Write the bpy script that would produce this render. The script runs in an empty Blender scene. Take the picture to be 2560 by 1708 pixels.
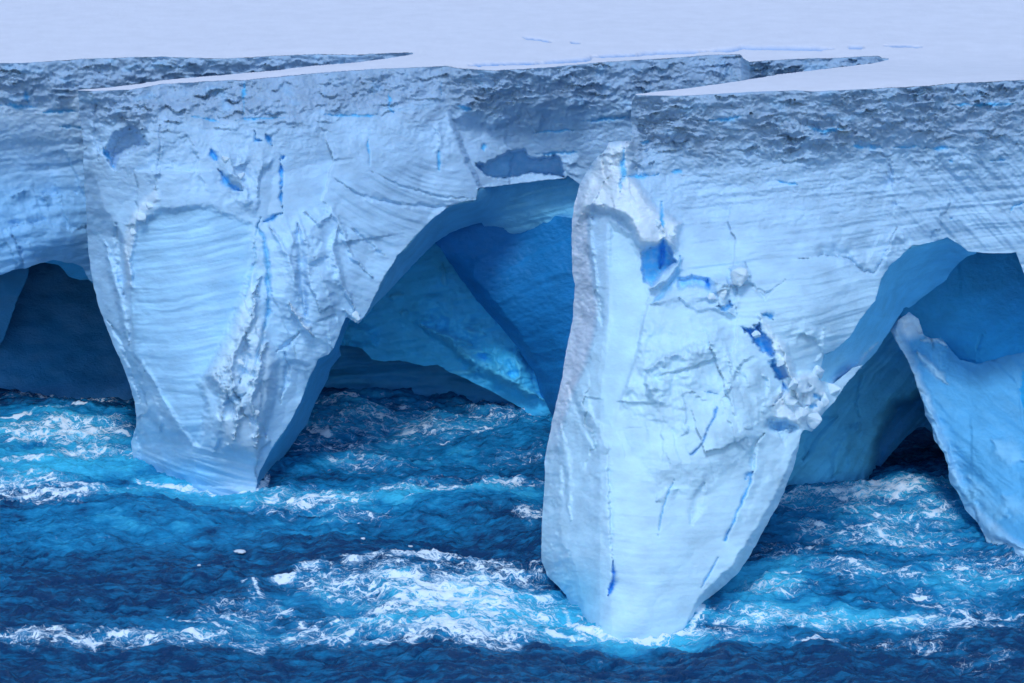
import bpy, math, random
import numpy as np
C = bpy.context.scene
# ------------------------------------------------------------------ camera, sky, sun, exposure
FPX, CX, CY, PITCH, CAMH = 9000.0, 1280.0, 854.0, math.radians(14.0), 90.0   # photo pixels, metres
cam = bpy.data.objects.new('camera', bpy.data.cameras.new('camera'))
C.collection.objects.link(cam); C.camera = cam
cam.location = (0, 0, CAMH); cam.rotation_euler = (math.pi/2 - PITCH, 0, 0)
cam.data.sensor_width = 36.0; cam.data.lens = FPX/2560*36; cam.data.clip_start = 1; cam.data.clip_end = 9000
SUN_EL, SUN_AZ = math.radians(55), math.radians(-8)      # azimuth from behind the camera, to its left
w = bpy.data.worlds.new('World'); C.world = w; w.use_nodes = True
nt = w.node_tree; bg = nt.nodes['Background']
sky = nt.nodes.new('ShaderNodeTexSky'); sky.sky_type = 'NISHITA'; sky.sun_disc = False
sky.sun_elevation = SUN_EL; sky.sun_rotation = math.pi - SUN_AZ; sky.air_density = 1.0; sky.dust_density = .4; sky.ozone_density = 1.4
tint = nt.nodes.new('ShaderNodeVectorMath'); tint.operation = 'MULTIPLY'; tint.inputs[1].default_value = (.86, .96, 1.0)   # cold overcast light
nt.links.new(sky.outputs[0], tint.inputs[0]); nt.links.new(tint.outputs[0], bg.inputs[0]); bg.inputs[1].default_value = 0.15
sl = bpy.data.lights.new('sun', 'SUN'); sl.energy = 1.15; sl.angle = math.radians(13); sl.color = (.78, .89, 1.0)
so = bpy.data.objects.new('sun', sl); C.collection.objects.link(so)
so.rotation_euler = (math.pi/2 - SUN_EL, 0, SUN_AZ)
C.view_settings.view_transform = 'Standard'; C.view_settings.look = 'None'
C.view_settings.exposure = 0.34; C.view_settings.gamma = 1.0; C.view_settings.use_curve_mapping = False
C.cycles.use_denoising = True
C.cycles.max_bounces = 10; C.cycles.diffuse_bounces = 10; C.cycles.max_bounces = 14

# ------------------------------------------------------------------ projection helpers
cp, sp_ = math.cos(PITCH), math.sin(PITCH)
def ray(px, py):
    a = (np.asarray(px, float)-CX)/FPX; b = -(np.asarray(py, float)-CY)/FPX
    return a, cp + b*sp_, -sp_ + b*cp
def at(px, py, Y):
    dx, dy, dz = ray(px, py); t = Y/dy
    return dx*t, Y+0*t, CAMH+dz*t
def on_water(px, py, z=0.0):
    dx, dy, dz = ray(px, py); return dy*(z-CAMH)/dz            # the distance Y
def to_px(X, Y, Z):
    zc = Z-CAMH; f = Y*cp - zc*sp_; u = Y*sp_ + zc*cp
    return CX + FPX*X/f, CY - FPX*u/f
def sst(a, b, x):
    t = np.clip((x-a)/(b-a), 0, 1); return t*t*(3-2*t)
def plateau_z(X, Y):
    return 35 + 4.0*sst(330, 289, Y)*sst(0, 9.5, X)
def on_plateau(px, py):
    z = 35.0 + 0*np.asarray(px, float)
    for _ in range(25):
        Y = on_water(px, py, z); X = at(px, py, Y)[0]; z = .5*z + .5*plateau_z(X, Y)
    return on_water(px, py, z)

# ------------------------------------------------------------------ noise
def _h(ix, iy, s):
    h = (ix.astype(np.int64)*374761393 + iy.astype(np.int64)*668265263 + s*1442695041) & 0xffffffff
    h = ((h ^ (h >> 13))*1274126177) & 0xffffffff
    h = ((h ^ (h >> 16))*2246822519) & 0xffffffff
    return (h ^ (h >> 15)) & 0xffffffff
def rnd(ix, iy, s): return _h(ix, iy, s)/4294967295.0
def perlin(x, y, s=0):
    x0 = np.floor(x); y0 = np.floor(y); fx = x-x0; fy = y-y0
    u = fx*fx*fx*(fx*(fx*6-15)+10); v = fy*fy*fy*(fy*(fy*6-15)+10)
    def g(i, j):
        a = rnd(x0+i, y0+j, s)*2*math.pi; return np.cos(a)*(fx-i)+np.sin(a)*(fy-j)
    return 1.5*((g(0,0)*(1-u)+g(1,0)*u)*(1-v)+(g(0,1)*(1-u)+g(1,1)*u)*v)
def fbm(x, y, s=0, o=5, g=.5, l=2.03):
    r = 0; a = 1; t = 0
    for k in range(o):
        r = r + a*perlin(x, y, s+k*17); t += a; a *= g; x = x*l+13.7; y = y*l-7.1
    return r/t
def billow(x, y, s=0, o=5, g=.5):
    r = 0; a = 1; t = 0
    for k in range(o):
        r = r + a*(np.abs(perlin(x, y, s+k*17))*2-.6); t += a; a *= g; x = x*2.07+3.7; y = y*2.07-7.1
    return r/t
def facets(x, y, s=0, slope=1.0):
    """continuous creased surface: the upper envelope of randomly tilted planes"""
    x0 = np.floor(x); y0 = np.floor(y); best = np.full(x.shape, -1e9)
    for i in (-1, 0, 1):
        for j in (-1, 0, 1):
            cx = x0+i+rnd(x0+i, y0+j, s); cy = y0+j+rnd(x0+i, y0+j, s+1)
            gx = (rnd(x0+i, y0+j, s+2)-.5)*slope; gy = (rnd(x0+i, y0+j, s+3)-.5)*slope
            d2 = (x-cx)**2+(y-cy)**2
            best = np.maximum(best, gx*(x-cx)+gy*(y-cy)+.25*rnd(x0+i, y0+j, s+4)-.55*d2)
    return best

# ------------------------------------------------------------------ outlines
def dense(poly, step=3.0, closed=True):
    p = np.array(poly, float); out = []
    n = len(p)
    for i in range(n if closed else n-1):
        a, b = p[i], p[(i+1) % n]; k = max(1, int(np.hypot(*(b-a))/step)); k = min(k, 900)
        t = np.arange(k)[:, None]/k; out.append(a+(b-a)*t)
    if not closed: out.append(p[-1:])
    return np.vstack(out)
def jitter(p, amp=3.0):
    x, y = p[:, 0], p[:, 1]
    dx = amp*fbm(x/38, y/38, 901, 5, .6); dy = amp*fbm(x/38, y/38, 951, 5, .6)
    # the plateau edge is calmer than the torn edges lower down
    k = np.where(y < 250, .55, 1.0)
    return np.stack([x+dx*k*1.2, y+dy*k], 1)
def inside(poly, xs, ys):
    m = np.zeros((len(ys), len(xs)), bool); a = poly; b = np.roll(poly, -1, 0)
    for r, y in enumerate(ys):
        c = ((a[:, 1] <= y) != (b[:, 1] <= y))
        if not c.any(): continue
        A, B = a[c], b[c]; xc = np.sort(A[:, 0]+(y-A[:, 1])/(B[:, 1]-A[:, 1])*(B[:, 0]-A[:, 0]))
        m[r] = (np.searchsorted(xc, xs) % 2) == 1
    return m
def pdist(px, py, poly):
    """unsigned distance to a polyline and the side of it (positive: right of its direction on screen)"""
    best = np.full(px.shape, 1e9); side = np.zeros(px.shape); tt = np.zeros(px.shape)
    p = np.array(poly, float); n = len(p)-1
    for i in range(n):
        ax, ay = p[i]; bx, by = p[i+1]; ux, uy = bx-ax, by-ay; L = ux*ux+uy*uy+1e-9
        t0 = ((px-ax)*ux+(py-ay)*uy)/L; t = np.clip(t0, 0, 1)
        ex, ey = px-ax-t*ux, py-ay-t*uy; d = ex*ex+ey*ey
        m = d < best; best = np.where(m, d, best)
        side = np.where(m, np.sign(ey*ux-ex*uy), side); tt = np.where(m, (i+t)/n, tt)
    return np.sqrt(best), side, tt
def grid(lo, hi, step, far_lo=None, far_hi=None, farstep=60):
    a = np.arange(lo, hi+.01, step)
    if far_lo is not None: a = np.concatenate([np.arange(far_lo, lo-1, farstep), a])
    if far_hi is not None: a = np.concatenate([a, np.arange(hi+farstep, far_hi+1, farstep)])
    return a

# ------------------------------------------------------------------ materials
def new_mat(name):
    m = bpy.data.materials.new(name); m.use_nodes = True
    return m, m.node_tree, m.node_tree.nodes['Principled BSDF']
def N(t, kind, **kw):
    n = t.nodes.new(kind)
    for k, v in kw.items():
        if k.startswith('i_'):
            n.inputs[int(k[2:]) if k[2:].isdigit() else k[2:]].default_value = v
        else: setattr(n, k, v)
    return n
def ice_material(name, rough, bump, spec=.35, sss=0.0, vary=(.84, 1.07)):
    m, t, b = new_mat(name); L = t.links.new
    geo = N(t, 'ShaderNodeNewGeometry'); at_ = N(t, 'ShaderNodeAttribute', attribute_name='col')
    mp = N(t, 'ShaderNodeMapping'); mp.inputs['Scale'].default_value = (1, 1, 1.6); L(geo.outputs['Position'], mp.inputs[0])
    n1 = N(t, 'ShaderNodeTexNoise'); n1.inputs['Scale'].default_value = 2.2; n1.inputs['Detail'].default_value = 8; n1.inputs['Roughness'].default_value = .68
    n2 = N(t, 'ShaderNodeTexNoise'); n2.inputs['Scale'].default_value = .45; n2.inputs['Detail'].default_value = 5
    L(mp.outputs[0], n1.inputs[0]); L(mp.outputs[0], n2.inputs[0])
    r = N(t, 'ShaderNodeMapRange'); r.inputs[1].default_value = .3; r.inputs[2].default_value = .7; r.inputs[3].default_value = vary[0]; r.inputs[4].default_value = vary[1]
    L(n2.outputs[0], r.inputs[0])
    mx = N(t, 'ShaderNodeVectorMath', operation='SCALE'); L(at_.outputs['Color'], mx.inputs[0]); L(r.outputs[0], mx.inputs['Scale'])
    L(mx.outputs[0], b.inputs['Base Color'])
    bp = N(t, 'ShaderNodeBump'); bp.inputs['Strength'].default_value = bump; bp.inputs['Distance'].default_value = .25
    L(n1.outputs[0], bp.inputs['Height']); L(bp.outputs[0], b.inputs['Normal'])
    b.inputs['Roughness'].default_value = rough; b.inputs['Specular IOR Level'].default_value = spec
    if sss:
        b.inputs['Subsurface Weight'].default_value = sss; b.inputs['Subsurface Radius'].default_value = (.25, .6, 1.0); b.inputs['Subsurface Scale'].default_value = .3
    return m
M_ICE = ice_material('glacier_ice', .5, .3, sss=.15)
M_CAVE = ice_material('cave_ice', .4, .55)
M_SNOW = ice_material('wind_packed_snow', .9, .5, .15, vary=(.95, 1.01))
M_FLOE = ice_material('floe_ice', .5, .2)

# ------------------------------------------------------------------ mesh building
def make_mesh(name, V, F, mat, parent=None, col=None, smooth=True, attrs=None):
    me = bpy.data.meshes.new(name)
    F = np.asarray(F, np.int32); k = F.shape[1]
    me.vertices.add(len(V)); me.vertices.foreach_set('co', np.asarray(V, np.float32).ravel())
    me.loops.add(F.size); me.loops.foreach_set('vertex_index', F.ravel())
    me.polygons.add(len(F)); me.polygons.foreach_set('loop_start', np.arange(0, F.size, k, dtype=np.int32))
    me.polygons.foreach_set('use_smooth', np.full(len(F), smooth, bool))
    me.update(calc_edges=True); me.validate()
    if col is not None:
        a = me.attributes.new('col', 'FLOAT_COLOR', 'POINT')
        c = np.ones((len(V), 4), np.float32); c[:, :3] = col; a.data.foreach_set('color', c.ravel())
    for k_, v_ in (attrs or {}).items():
        a = me.attributes.new(k_, 'FLOAT', 'POINT'); a.data.foreach_set('value', np.asarray(v_, np.float32))
    me.materials.append(mat)
    o = bpy.data.objects.new(name, me); C.collection.objects.link(o)
    if parent is not None: o.parent = parent
    return o

def tps(pts, px, py):
    P = np.array([p[:2] for p in pts], float)/500; v = np.array([p[2] for p in pts], float); n = len(P)
    def U(r2): return .5*r2*np.log(r2+1e-9)
    A = np.zeros((n+3, n+3)); d = ((P[:, None]-P[None])**2).sum(-1); A[:n, :n] = U(d)+np.eye(n)*1e-3
    A[:n, n] = 1; A[:n, n+1:] = P; A[n, :n] = 1; A[n+1:, :n] = P.T
    s = np.linalg.solve(A, np.concatenate([v, [0, 0, 0]]))
    x, y = px/500, py/500; r = s[n]+s[n+1]*x+s[n+2]*y
    for i in range(n): r = r+s[i]*U((x-P[i, 0])**2+(y-P[i, 1])**2)
    return r

class Relief:
    """a face of the berg: an outline with its own distance for every point of it, torn edges and real thickness"""
    def __init__(s, outline, ctrl, xs, ys, jit=3.0, snap=None):
        s.out = jitter(dense(outline), jit) if jit else dense(outline)
        m = inside(s.out, xs, ys); GX, GY = np.meshgrid(xs, ys)
        nb = np.zeros_like(m)
        for i in (-1, 0, 1):
            for j in (-1, 0, 1):
                nb |= np.roll(np.roll(m, i, 0), j, 1)
        ring = nb & ~m
        idx = np.argwhere(ring)
        for c in range(0, len(idx), 2000):
            q = idx[c:c+2000]; gx = GX[q[:, 0], q[:, 1]]; gy = GY[q[:, 0], q[:, 1]]
            k = ((gx[:, None]-s.out[None, :, 0])**2+(gy[:, None]-s.out[None, :, 1])**2).argmin(1)
            GX[q[:, 0], q[:, 1]] = s.out[k, 0]; GY[q[:, 0], q[:, 1]] = s.out[k, 1]
        ok = m | ring
        quad = ok[:-1, :-1] & ok[1:, :-1] & ok[:-1, 1:] & ok[1:, 1:] & (m[:-1, :-1] | m[1:, :-1] | m[:-1, 1:] | m[1:, 1:])
        r, c = np.nonzero(quad); W = len(xs); F = np.stack([r*W+c, (r+1)*W+c, (r+1)*W+c+1, r*W+c+1], 1)
        used = np.unique(F); remap = -np.ones(GX.size, int); remap[used] = np.arange(len(used))
        s.F = remap[F]; s.px = GX.ravel()[used]; s.py = GY.ravel()[used]
        s.ctrl = ctrl; s.Y = tps(ctrl, s.px, s.py); s.base = s.Y.copy()
        s.X, _, s.Z = at(s.px, s.py, s.Y)
        s.col = np.tile(np.array([.8, .88, .95]), (len(s.px), 1))
    def meet_plateau(s, h):
        e = s.py-h; s.Y = s.Y+(on_plateau(s.px, e)-tps(s.ctrl, s.px, e))*np.exp(-np.maximum(h, 0)/60)
        s.base = s.Y.copy(); s.X, _, s.Z = at(s.px, s.py, s.Y)
    def box(s, poly, pad):
        p = np.array(poly, float)
        return np.nonzero((s.px > p[:, 0].min()-pad) & (s.px < p[:, 0].max()+pad) & (s.py > p[:, 1].min()-pad) & (s.py < p[:, 1].max()+pad))[0]
    def wob(s, k, amp, sc=30):
        return s.px[k]+1.5*amp*fbm(s.px[k]/sc, s.py[k]/sc, 61, 5, .65), s.py[k]+1.5*amp*fbm(s.px[k]/sc, s.py[k]/sc, 71, 5, .65)
    def groove(s, poly, w, d, col=None, wob=6, taper=True):
        if col is not None and d > 0: d = d*.6
        k = s.box(poly, w*5+wob); x, y = s.wob(k, wob); r, _, t = pdist(x, y, poly)
        nz = np.clip(1+(1.1*perlin(s.px[k]/26, s.py[k]/22, 131)+.5*perlin(s.px[k]/7, s.py[k]/6, 132))*(.35 if w < 3.1 or w > 8 else .8), .45, 1.7)
        ww = w*.85*nz*(np.clip(np.minimum(t, 1-t)*4, .2, 1) if taper else 1); g = np.exp(-(r/ww)**2); s.Y[k] += d*g
        if col is not None: s.col[k] += (np.array(col)-s.col[k])*(np.clip(g*1.2, 0, 1)*np.clip(.1+nz*.75, 0, 1))[:, None]
        return s
    def step(s, poly, h, fall=60, w=4, wob=12):
        """a plate edge: the side right of the line stands proud by h, easing back over fall"""
        k = s.box(poly, fall*2.5); x, y = s.wob(k, wob); r, sd, t = pdist(x, y, poly)
        e = sst(0, .3, np.minimum(t, 1-t))*np.clip(.8+1.3*fbm(s.px[k]/45, s.py[k]/45, 141, 3), .1, 1.6)
        s.Y[k] -= h*sst(-w, w, r*sd)*np.exp(-np.maximum(r*sd, 0)/fall)*e
        return s
    def fold(s, poly, k_, side='left', wob=8, lim=1e9):
        """surface turns back beyond a crease given as x over y"""
        p = np.array(poly, float); x, y = s.wob(np.arange(len(s.px)), wob, 40)
        d = np.interp(y, p[:, 1], p[:, 0])-x
        if side == 'right': d = -d
        f = (y > p[0, 1]) & (y < p[-1, 1]) if lim else True
        s.Y += k_*.033*np.minimum(np.maximum(d, 0), lim)*sst(p[0, 1]-60, p[0, 1]+20, y)
        return s
    def sdf(s, poly, k, wob=6):
        x, y = s.wob(k, wob, 18); q = np.array(list(poly)+[poly[0]], float); r, _, _ = pdist(x, y, q)
        ins = np.zeros(len(k), bool)
        for i in range(len(q)-1):
            a, b = q[i], q[i+1]; c = ((a[1] <= y) != (b[1] <= y))
            xc = a[0]+(y-a[1])/(b[1]-a[1]+1e-12)*(b[0]-a[0]); ins ^= c & (x < xc)
        return np.where(ins, r, -r)
    def hole(s, poly, d, w=4, col=None, wob=6, shape=0):
        k = s.box(poly, 20+wob); q = s.sdf(poly, k, wob); g = sst(-w, w, q)
        if shape: g = g*np.clip(.35+q/shape, 0, 1)
        s.Y[k] += d*g
        if col is not None: s.col[k] += (np.array(col)-s.col[k])*(sst(-w*1.5, w*2.5, q)*np.clip(.85+.8*fbm(s.px[k]/14, s.py[k]/14, 77, 3), .3, 1))[:, None]
        return s
    def mask(s, poly, soft=30, wob=4):
        k = np.arange(len(s.px)); k = s.box(poly, soft+wob); g = np.zeros(len(s.px)); g[k] = sst(-soft, soft*1.3, s.sdf(poly, k, wob)+.6*soft*fbm(s.px[k]/70, s.py[k]/70, 181, 3)); return g
    def edge_fade(s, d=10):
        """1 inside, 0 on the plateau edge, so that the snow sheet meets the face"""
        return s.top_fade(d)
    def top_fade(s, top, d=12):
        p = np.array(top, float); return np.clip((s.py-np.interp(s.px, p[:, 0], p[:, 1]))/d, 0, 1)
    def build(s, name, mat, parent, thick=8.0, taper=.985, smooth=True, label=None, skip_below=None):
        X, Y, Z = at(s.px, s.py, s.Y); V = np.stack([X, Y, Z], 1)
        E = np.concatenate([s.F[:, [0, 1]], s.F[:, [1, 2]], s.F[:, [2, 3]], s.F[:, [3, 0]]])
        key = np.sort(E, 1); key = key[:, 0].astype(np.int64)*len(V)+key[:, 1]
        u, inv, cnt = np.unique(key, return_inverse=True, return_counts=True); B = E[cnt[inv] == 1]
        B = B[B[:, 0] != B[:, 1]]
        bv = np.unique(B); rm = -np.ones(len(V), int); n0 = len(V); F = [s.F]; col = [s.col]; Vs = [V]; prev = bv
        cxm, cym = s.px.mean(), s.py.mean(); last = None
        for q, (tt, sh) in enumerate(((.15, .9), (.5, 3), (1.0, 9))):
            if q == 0:
                fx = s.px[s.F].mean(1); fy = s.py[s.F].mean(1); ax = np.zeros(n0); ay = np.zeros(n0); an = np.zeros(n0)
                for j in range(4): np.add.at(ax, s.F[:, j], fx); np.add.at(ay, s.F[:, j], fy); np.add.at(an, s.F[:, j], 1)
                vx = ax[bv]/an[bv]-s.px[bv]; vy = ay[bv]/an[bv]-s.py[bv]
                for _ in range(6):      # even it out along the border
                    sx = np.zeros(n0); sy = np.zeros(n0); c0 = np.zeros(n0); tx = np.zeros(n0); ty = np.zeros(n0); tx[bv] = vx; ty[bv] = vy
                    for a_, b_ in ((0, 1), (1, 0)): np.add.at(sx, B[:, a_], tx[B[:, b_]]); np.add.at(sy, B[:, a_], ty[B[:, b_]]); np.add.at(c0, B[:, a_], 1)
                    vx = .5*vx+.5*sx[bv]/c0[bv]; vy = .5*vy+.5*sy[bv]/c0[bv]
                ln = np.hypot(vx, vy)+1e-6
            jx = s.px[bv]+vx/ln*sh; jy = s.py[bv]+vy/ln*sh
            Yb = s.Y[bv]+thick*tt+ (.6*fbm(s.px[bv]/40+q, s.py[bv]/40, 5, 3) if q else 0)
            x, y_, z = at(jx, jy, Yb)
            Vs.append(np.stack([x, y_, z], 1)); col.append(s.col[bv])
            cur = n0+q*len(bv)+np.arange(len(bv)); m0 = -np.ones(n0, int); m0[bv] = np.arange(len(bv))
            pa = (B[:, 0], B[:, 1]) if q == 0 else (n0+(q-1)*len(bv)+m0[B[:, 0]], n0+(q-1)*len(bv)+m0[B[:, 1]])
            F.append(np.stack([pa[1], pa[0], cur[m0[B[:, 0]]], cur[m0[B[:, 1]]]], 1))
        o = make_mesh(name, np.vstack(Vs), np.vstack(F), mat, parent, np.vstack(col), smooth)
        if label: o['label'] = label
        return o
def T(px, py): return (px, py, float(on_plateau(px, py)))
def Wt(px, py, off=0): return (px, py, float(on_water(px, py))+off)

FIRN = np.array([.37, .50, .66]); ICE = np.array([.53, .75, .95]); SMOOTH = np.array([.42, .72, .96])
VEIN = np.array([.13, .54, .90]); DEEP = np.array([.08, .48, .94]); CAVE = np.array([.14, .58, .90])

# ------------------------------------------------------------------ edges traced once and shared
E_FAR = [(-1500, 226), (-600, 186), (-300, 172), (0, 158), (60, 158), (200, 148), (390, 142), (560, 147), (700, 140), (800, 136), (877, 138), (960, 134), (1014, 132), (1045, 135)]
E_LBACK = [(1045, 135), (960, 148), (900, 156), (766, 167), (700, 176), (628, 182), (421, 200), (287, 218), (195, 225)]
E_LFRONT = [(195, 226), (230, 228), (329, 224), (402, 211), (460, 208), (567, 201), (613, 201), (700, 192), (800, 183), (934, 173), (1020, 170), (1114, 165), (1145, 171), (1240, 177),
            (1374, 169), (1489, 157), (1600, 150), (1700, 144), (1775, 138), (1851, 136), (1858, 146), (1874, 155), (1985, 148), (2100, 145), (2196, 140), (2206, 146), (2234, 148)]
E_RBACK = [(2234, 148), (2190, 157), (2150, 163), (1955, 186), (1850, 203), (1737, 219), (1660, 228), (1589, 236)]
E_RFRONT = [(1589, 238), (1700, 240), (1800, 234), (1900, 229), (1985, 226), (2035, 229), (2150, 224), (2330, 215), (2368, 210), (2450, 206), (2560, 200), (2900, 186), (3400, 168), (4200, 150)]

berg = bpy.data.objects.new('iceberg', None); C.collection.objects.link(berg)
berg['label'] = 'huge flat-topped iceberg with arches and two tapering ice pillars standing in rough sea'; berg['category'] = 'iceberg'

# ------------------------------------------------------------------ snow plateau
def build_plateau():
    xs = grid(-420, 2980, 4, -5000, 6500, 120)
    ys = np.concatenate([np.array([-1330., -1310, -1280, -1240, -1180, -1100, -1000, -900, -800, -700, -600, -500, -420]), np.arange(-360, -60, 20.), np.arange(-60, 262, 2.2)])
    out = [(-5200, 560)] + E_FAR + E_LBACK[1:] + E_LFRONT + E_RBACK[1:] + E_RFRONT + [(6600, 110), (6600, -1336), (-5200, -1336)]
    r = Relief(out, [(0, 0, 300), (2000, 0, 300), (0, 900, 300), (900, 500, 301)], xs, ys, 3.0)
    r.Y = on_plateau(r.px, r.py)
    X, Y, Z = at(r.px, r.py, r.Y)
    far = sst(700, 400, Y)
    # soft drifts; none right at the torn edges
    big = jitter(dense(E_FAR+E_LBACK+E_LFRONT+E_RBACK+E_RFRONT, 8, False), 3.0)
    k = np.nonzero((r.py > 60) & (r.px > -450) & (r.px < 3000))[0]; ed = np.full(len(X), 60.)
    for c in range(0, len(k), 4000):
        q = k[c:c+4000]; ed[q] = np.sqrt(((r.px[q, None]-big[None, :, 0])**2+(r.py[q, None]-big[None, :, 1])**2).min(1))
    ef = np.clip(ed/14, 0, 1)
    dz = ef*far*(.10*fbm(X/22, Y/26, 5, 3, .5)+.05*fbm(X/1.0, Y/1.8, 8, 4, .75)+.5*fbm(X/45, Y/70, 9, 3))
    dz = dz - .5*(1-ef)**2*0
    col = np.tile(np.array([.88, .82, .86]), (len(X), 1))
    # narrow open cracks
    cracks = [([(1168, 165), (1230, 162), (1328, 159), (1400, 155)], 1.7, .5), ([(1340, 157), (1462, 150), (1480, 146)], 2.2, .7), ([(1475, 143), (1585, 138), (1610, 137)], 1.8, .6),
              ([(1590, 135), (1660, 131), (1760, 129)], 2.4, .9), ([(1750, 128), (1828, 125), (1856, 119), (1890, 121), (1960, 122), (2043, 124), (2081, 124)], 2.6, 1.0),
              ([(2118, 121), (2160, 122)], 2.0, .6), ([(2210, 118), (2310, 121)], 1.1, .4), ([(1305, 97), (1345, 101), (1378, 107)], 1.3, .45), ([(1425, 108), (1450, 110)], 1.1, .35)]
    for p, wd, dp in cracks:
        kk = r.box(p, 15); x, y = r.px[kk]+3*perlin(r.px[kk]/11, r.py[kk]/9, 3), r.py[kk]+1.6*fbm(r.px[kk]/14, r.py[kk]*0, 4, 4)
        d, _, t = pdist(x, y, p); g = np.exp(-(d/(1.25*wd*np.clip(np.minimum(t, 1-t)*7, .3, 1)))**2)
        dz[kk] -= dp*g; col[kk] += (np.array([.10, .34, .68])-col[kk])*np.clip(g*1.6, 0, 1)[:, None]
    V = np.stack([X, Y, Z+dz], 1)
    make_mesh('snow_top', V, r.F, M_SNOW, berg, col)
build_plateau()

# ------------------------------------------------------------------ shared surface recipes
def firn(r, top, depth_px=170, seed=0, amp=1.0):
    """rough, clumpy old snow under the plateau edge, going over into dense ice"""
    p = np.array(top, float); h = r.py-np.interp(r.px, p[:, 0], p[:, 1])
    hh = h+55*fbm(r.px/120, r.py/90, seed+3, 4, .55)
    f = sst(depth_px*1.15, depth_px*.45, hh); low = sst(depth_px*2.6, depth_px*.8, hh)
    e = np.clip(h/5, 0, 1)
    x, z = r.X, r.Z
    wx = x+.5*fbm(x/1.3, z/1.1, seed+31, 3); wz = z+.5*fbm(x/1.4, z/1.0, seed+37, 3)
    n = -.62*billow(wx/2.9, wz/1.35, seed+1, 6, .66)-.34*facets(wx/1.2, wz/.8, seed+5, 2.0)+.16*fbm(wx/.33, wz/.26, seed+9, 3, .8)
    # hanging shelves: saw-tooth ledges that shade what is below
    ph = wz/.95+.9*fbm(x/3.4, z/2, seed+13, 3); saw = ph-np.floor(ph)
    lm = sst(0, .35, fbm(x/2.2, z/1.3, seed+15, 3))
    big = .6+.9*sst(-.3, .5, fbm(x/5, z/4, seed+61, 3)); r.Y += .8*amp*e*sst(0, .5, f)*fbm(x/4.5, z/5, seed+63, 3); r.Y += amp*e*f*big*(1.35*n + .95*lm*(saw-.5))
    r.Y += amp*e*(1-f)*low*low*(-.20*billow(wx/1.5, wz/.9, seed+41, 5, .62)+.07*fbm(wx/.3, wz/.2, seed+43, 3))
    r.col += (FIRN-r.col)*f[:, None]  # shade of the rough band is partly put into this darker colour
    r.col += ((.5*FIRN+.5*ICE)-r.col)*((1-f)*low*.6)[:, None]
    t = f*e*sst(.12, .45, fbm(x/1.9, z/1.2, seed+55, 4))*.45; r.col += (np.array([.33, .58, .82])-r.col)*t[:, None]
    return f
def strata(r, m, period=.9, amp=.06, slope=0.0, seed=0):
    """fine bedding of the ice"""
    x, z = r.X, r.Z; c = (z - slope*x)/period+.45*fbm(x/6, z/2, seed, 4)
    n = perlin(c*1.0, x*.06, seed+2)+.6*perlin(c*2.3, x*.10, seed+3)+.3*perlin(c*5.1, x*.2, seed+4)
    r.Y += amp*m*n
def rubble(r, m, seed=0, sc=1.6, amp=.7):
    """angular broken plates, one family leaning over the other"""
    sc = sc*1.35; x, z = r.X, r.Z; wx = x+.35*z+.35*fbm(x/1.5, z/1.5, seed+50, 3); wz = z-.2*x+.35*fbm(x/1.5, z/1.5, seed+51, 3)
    r.Y -= amp*m*(1.25*facets(wx/sc, wz/(sc*1.7), seed, 3.0)+.5*facets(wx/sc*2.1+9, wz/sc*1.5, seed+7, 3.0)+.12*facets(wx/sc*5, wz/sc*3.6, seed+9, 2.6)-.3)
def micro(r, a=.035, seed=0):
    r.Y += 1.7*a*fbm(r.X/.55, r.Z/.40, seed, 4, .7)+a*1.6*fbm(r.X/2.4, r.Z/1.8, seed+8, 3)

# ------------------------------------------------------------------ far left cliff
def build_far():
    xs = grid(-60, 1060, 3, -1500, None, 30); ys = grid(125, 780, 3)
    out = [(-1500, 226)]+E_FAR[1:]+[(1060, 150), (700, 320), (420, 420), (300, 720), (222, 700), (206, 668), (180, 658), (132, 651), (100, 658), (60, 672), (30, 676), (0, 688), (-60, 720), (-200, 690), (-700, 720), (-1500, 760)]
    y0 = 326
    ctrl = [T(-1500, 226), T(-600, 186), T(0, 158), T(400, 143), T(800, 137), T(1040, 135), (0, 300, 326.5), (200, 300, 328), (0, 430, 328.5), (200, 430, 330), (100, 500, 329), (0, 560, 326), (130, 600, 327),
            (130, 650, 329), (0, 685, 326), (220, 690, 331), (600, 250, 330), (-700, 500, 325), (-1500, 600, 320), (-700, 720, 326), (300, 700, 332)]
    r = Relief(out, ctrl, xs, ys, 4)
    h = r.py-np.interp(r.px, [p[0] for p in E_FAR], [p[1] for p in E_FAR]); e = np.clip(h/9, 0, 1)
    r.meet_plateau(h)
    firn(r, E_FAR, 150, 100)
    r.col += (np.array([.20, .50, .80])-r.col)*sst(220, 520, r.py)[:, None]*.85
    m = sst(250, 420, r.py)
    strata(r, m, 1.6, .22, .1, 7); rubble(r, m*.5, 33, 3.0, .9)
    r.step([(0, 500), (60, 470), (130, 490), (220, 480)], 1.2, 50)
    r.step([(220, 590), (130, 560), (60, 560), (-40, 585)], -.9, 60)
    r.hole([(-20, 590), (25, 585), (45, 610), (58, 660), (30, 690), (-20, 690)], -.8, 5)
    r.groove([(25, 585), (45, 612), (58, 655)], 5, .5)
    for q in ([(0, 262), (90, 268)], [(105, 280), (190, 278)], [(60, 222), (70, 260)], [(150, 315), (210, 320)]): r.groove(q, 5, .4, VEIN*.9)
    micro(r, .05, 12)
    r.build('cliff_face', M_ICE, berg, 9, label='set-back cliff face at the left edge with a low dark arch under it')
build_far()

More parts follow.
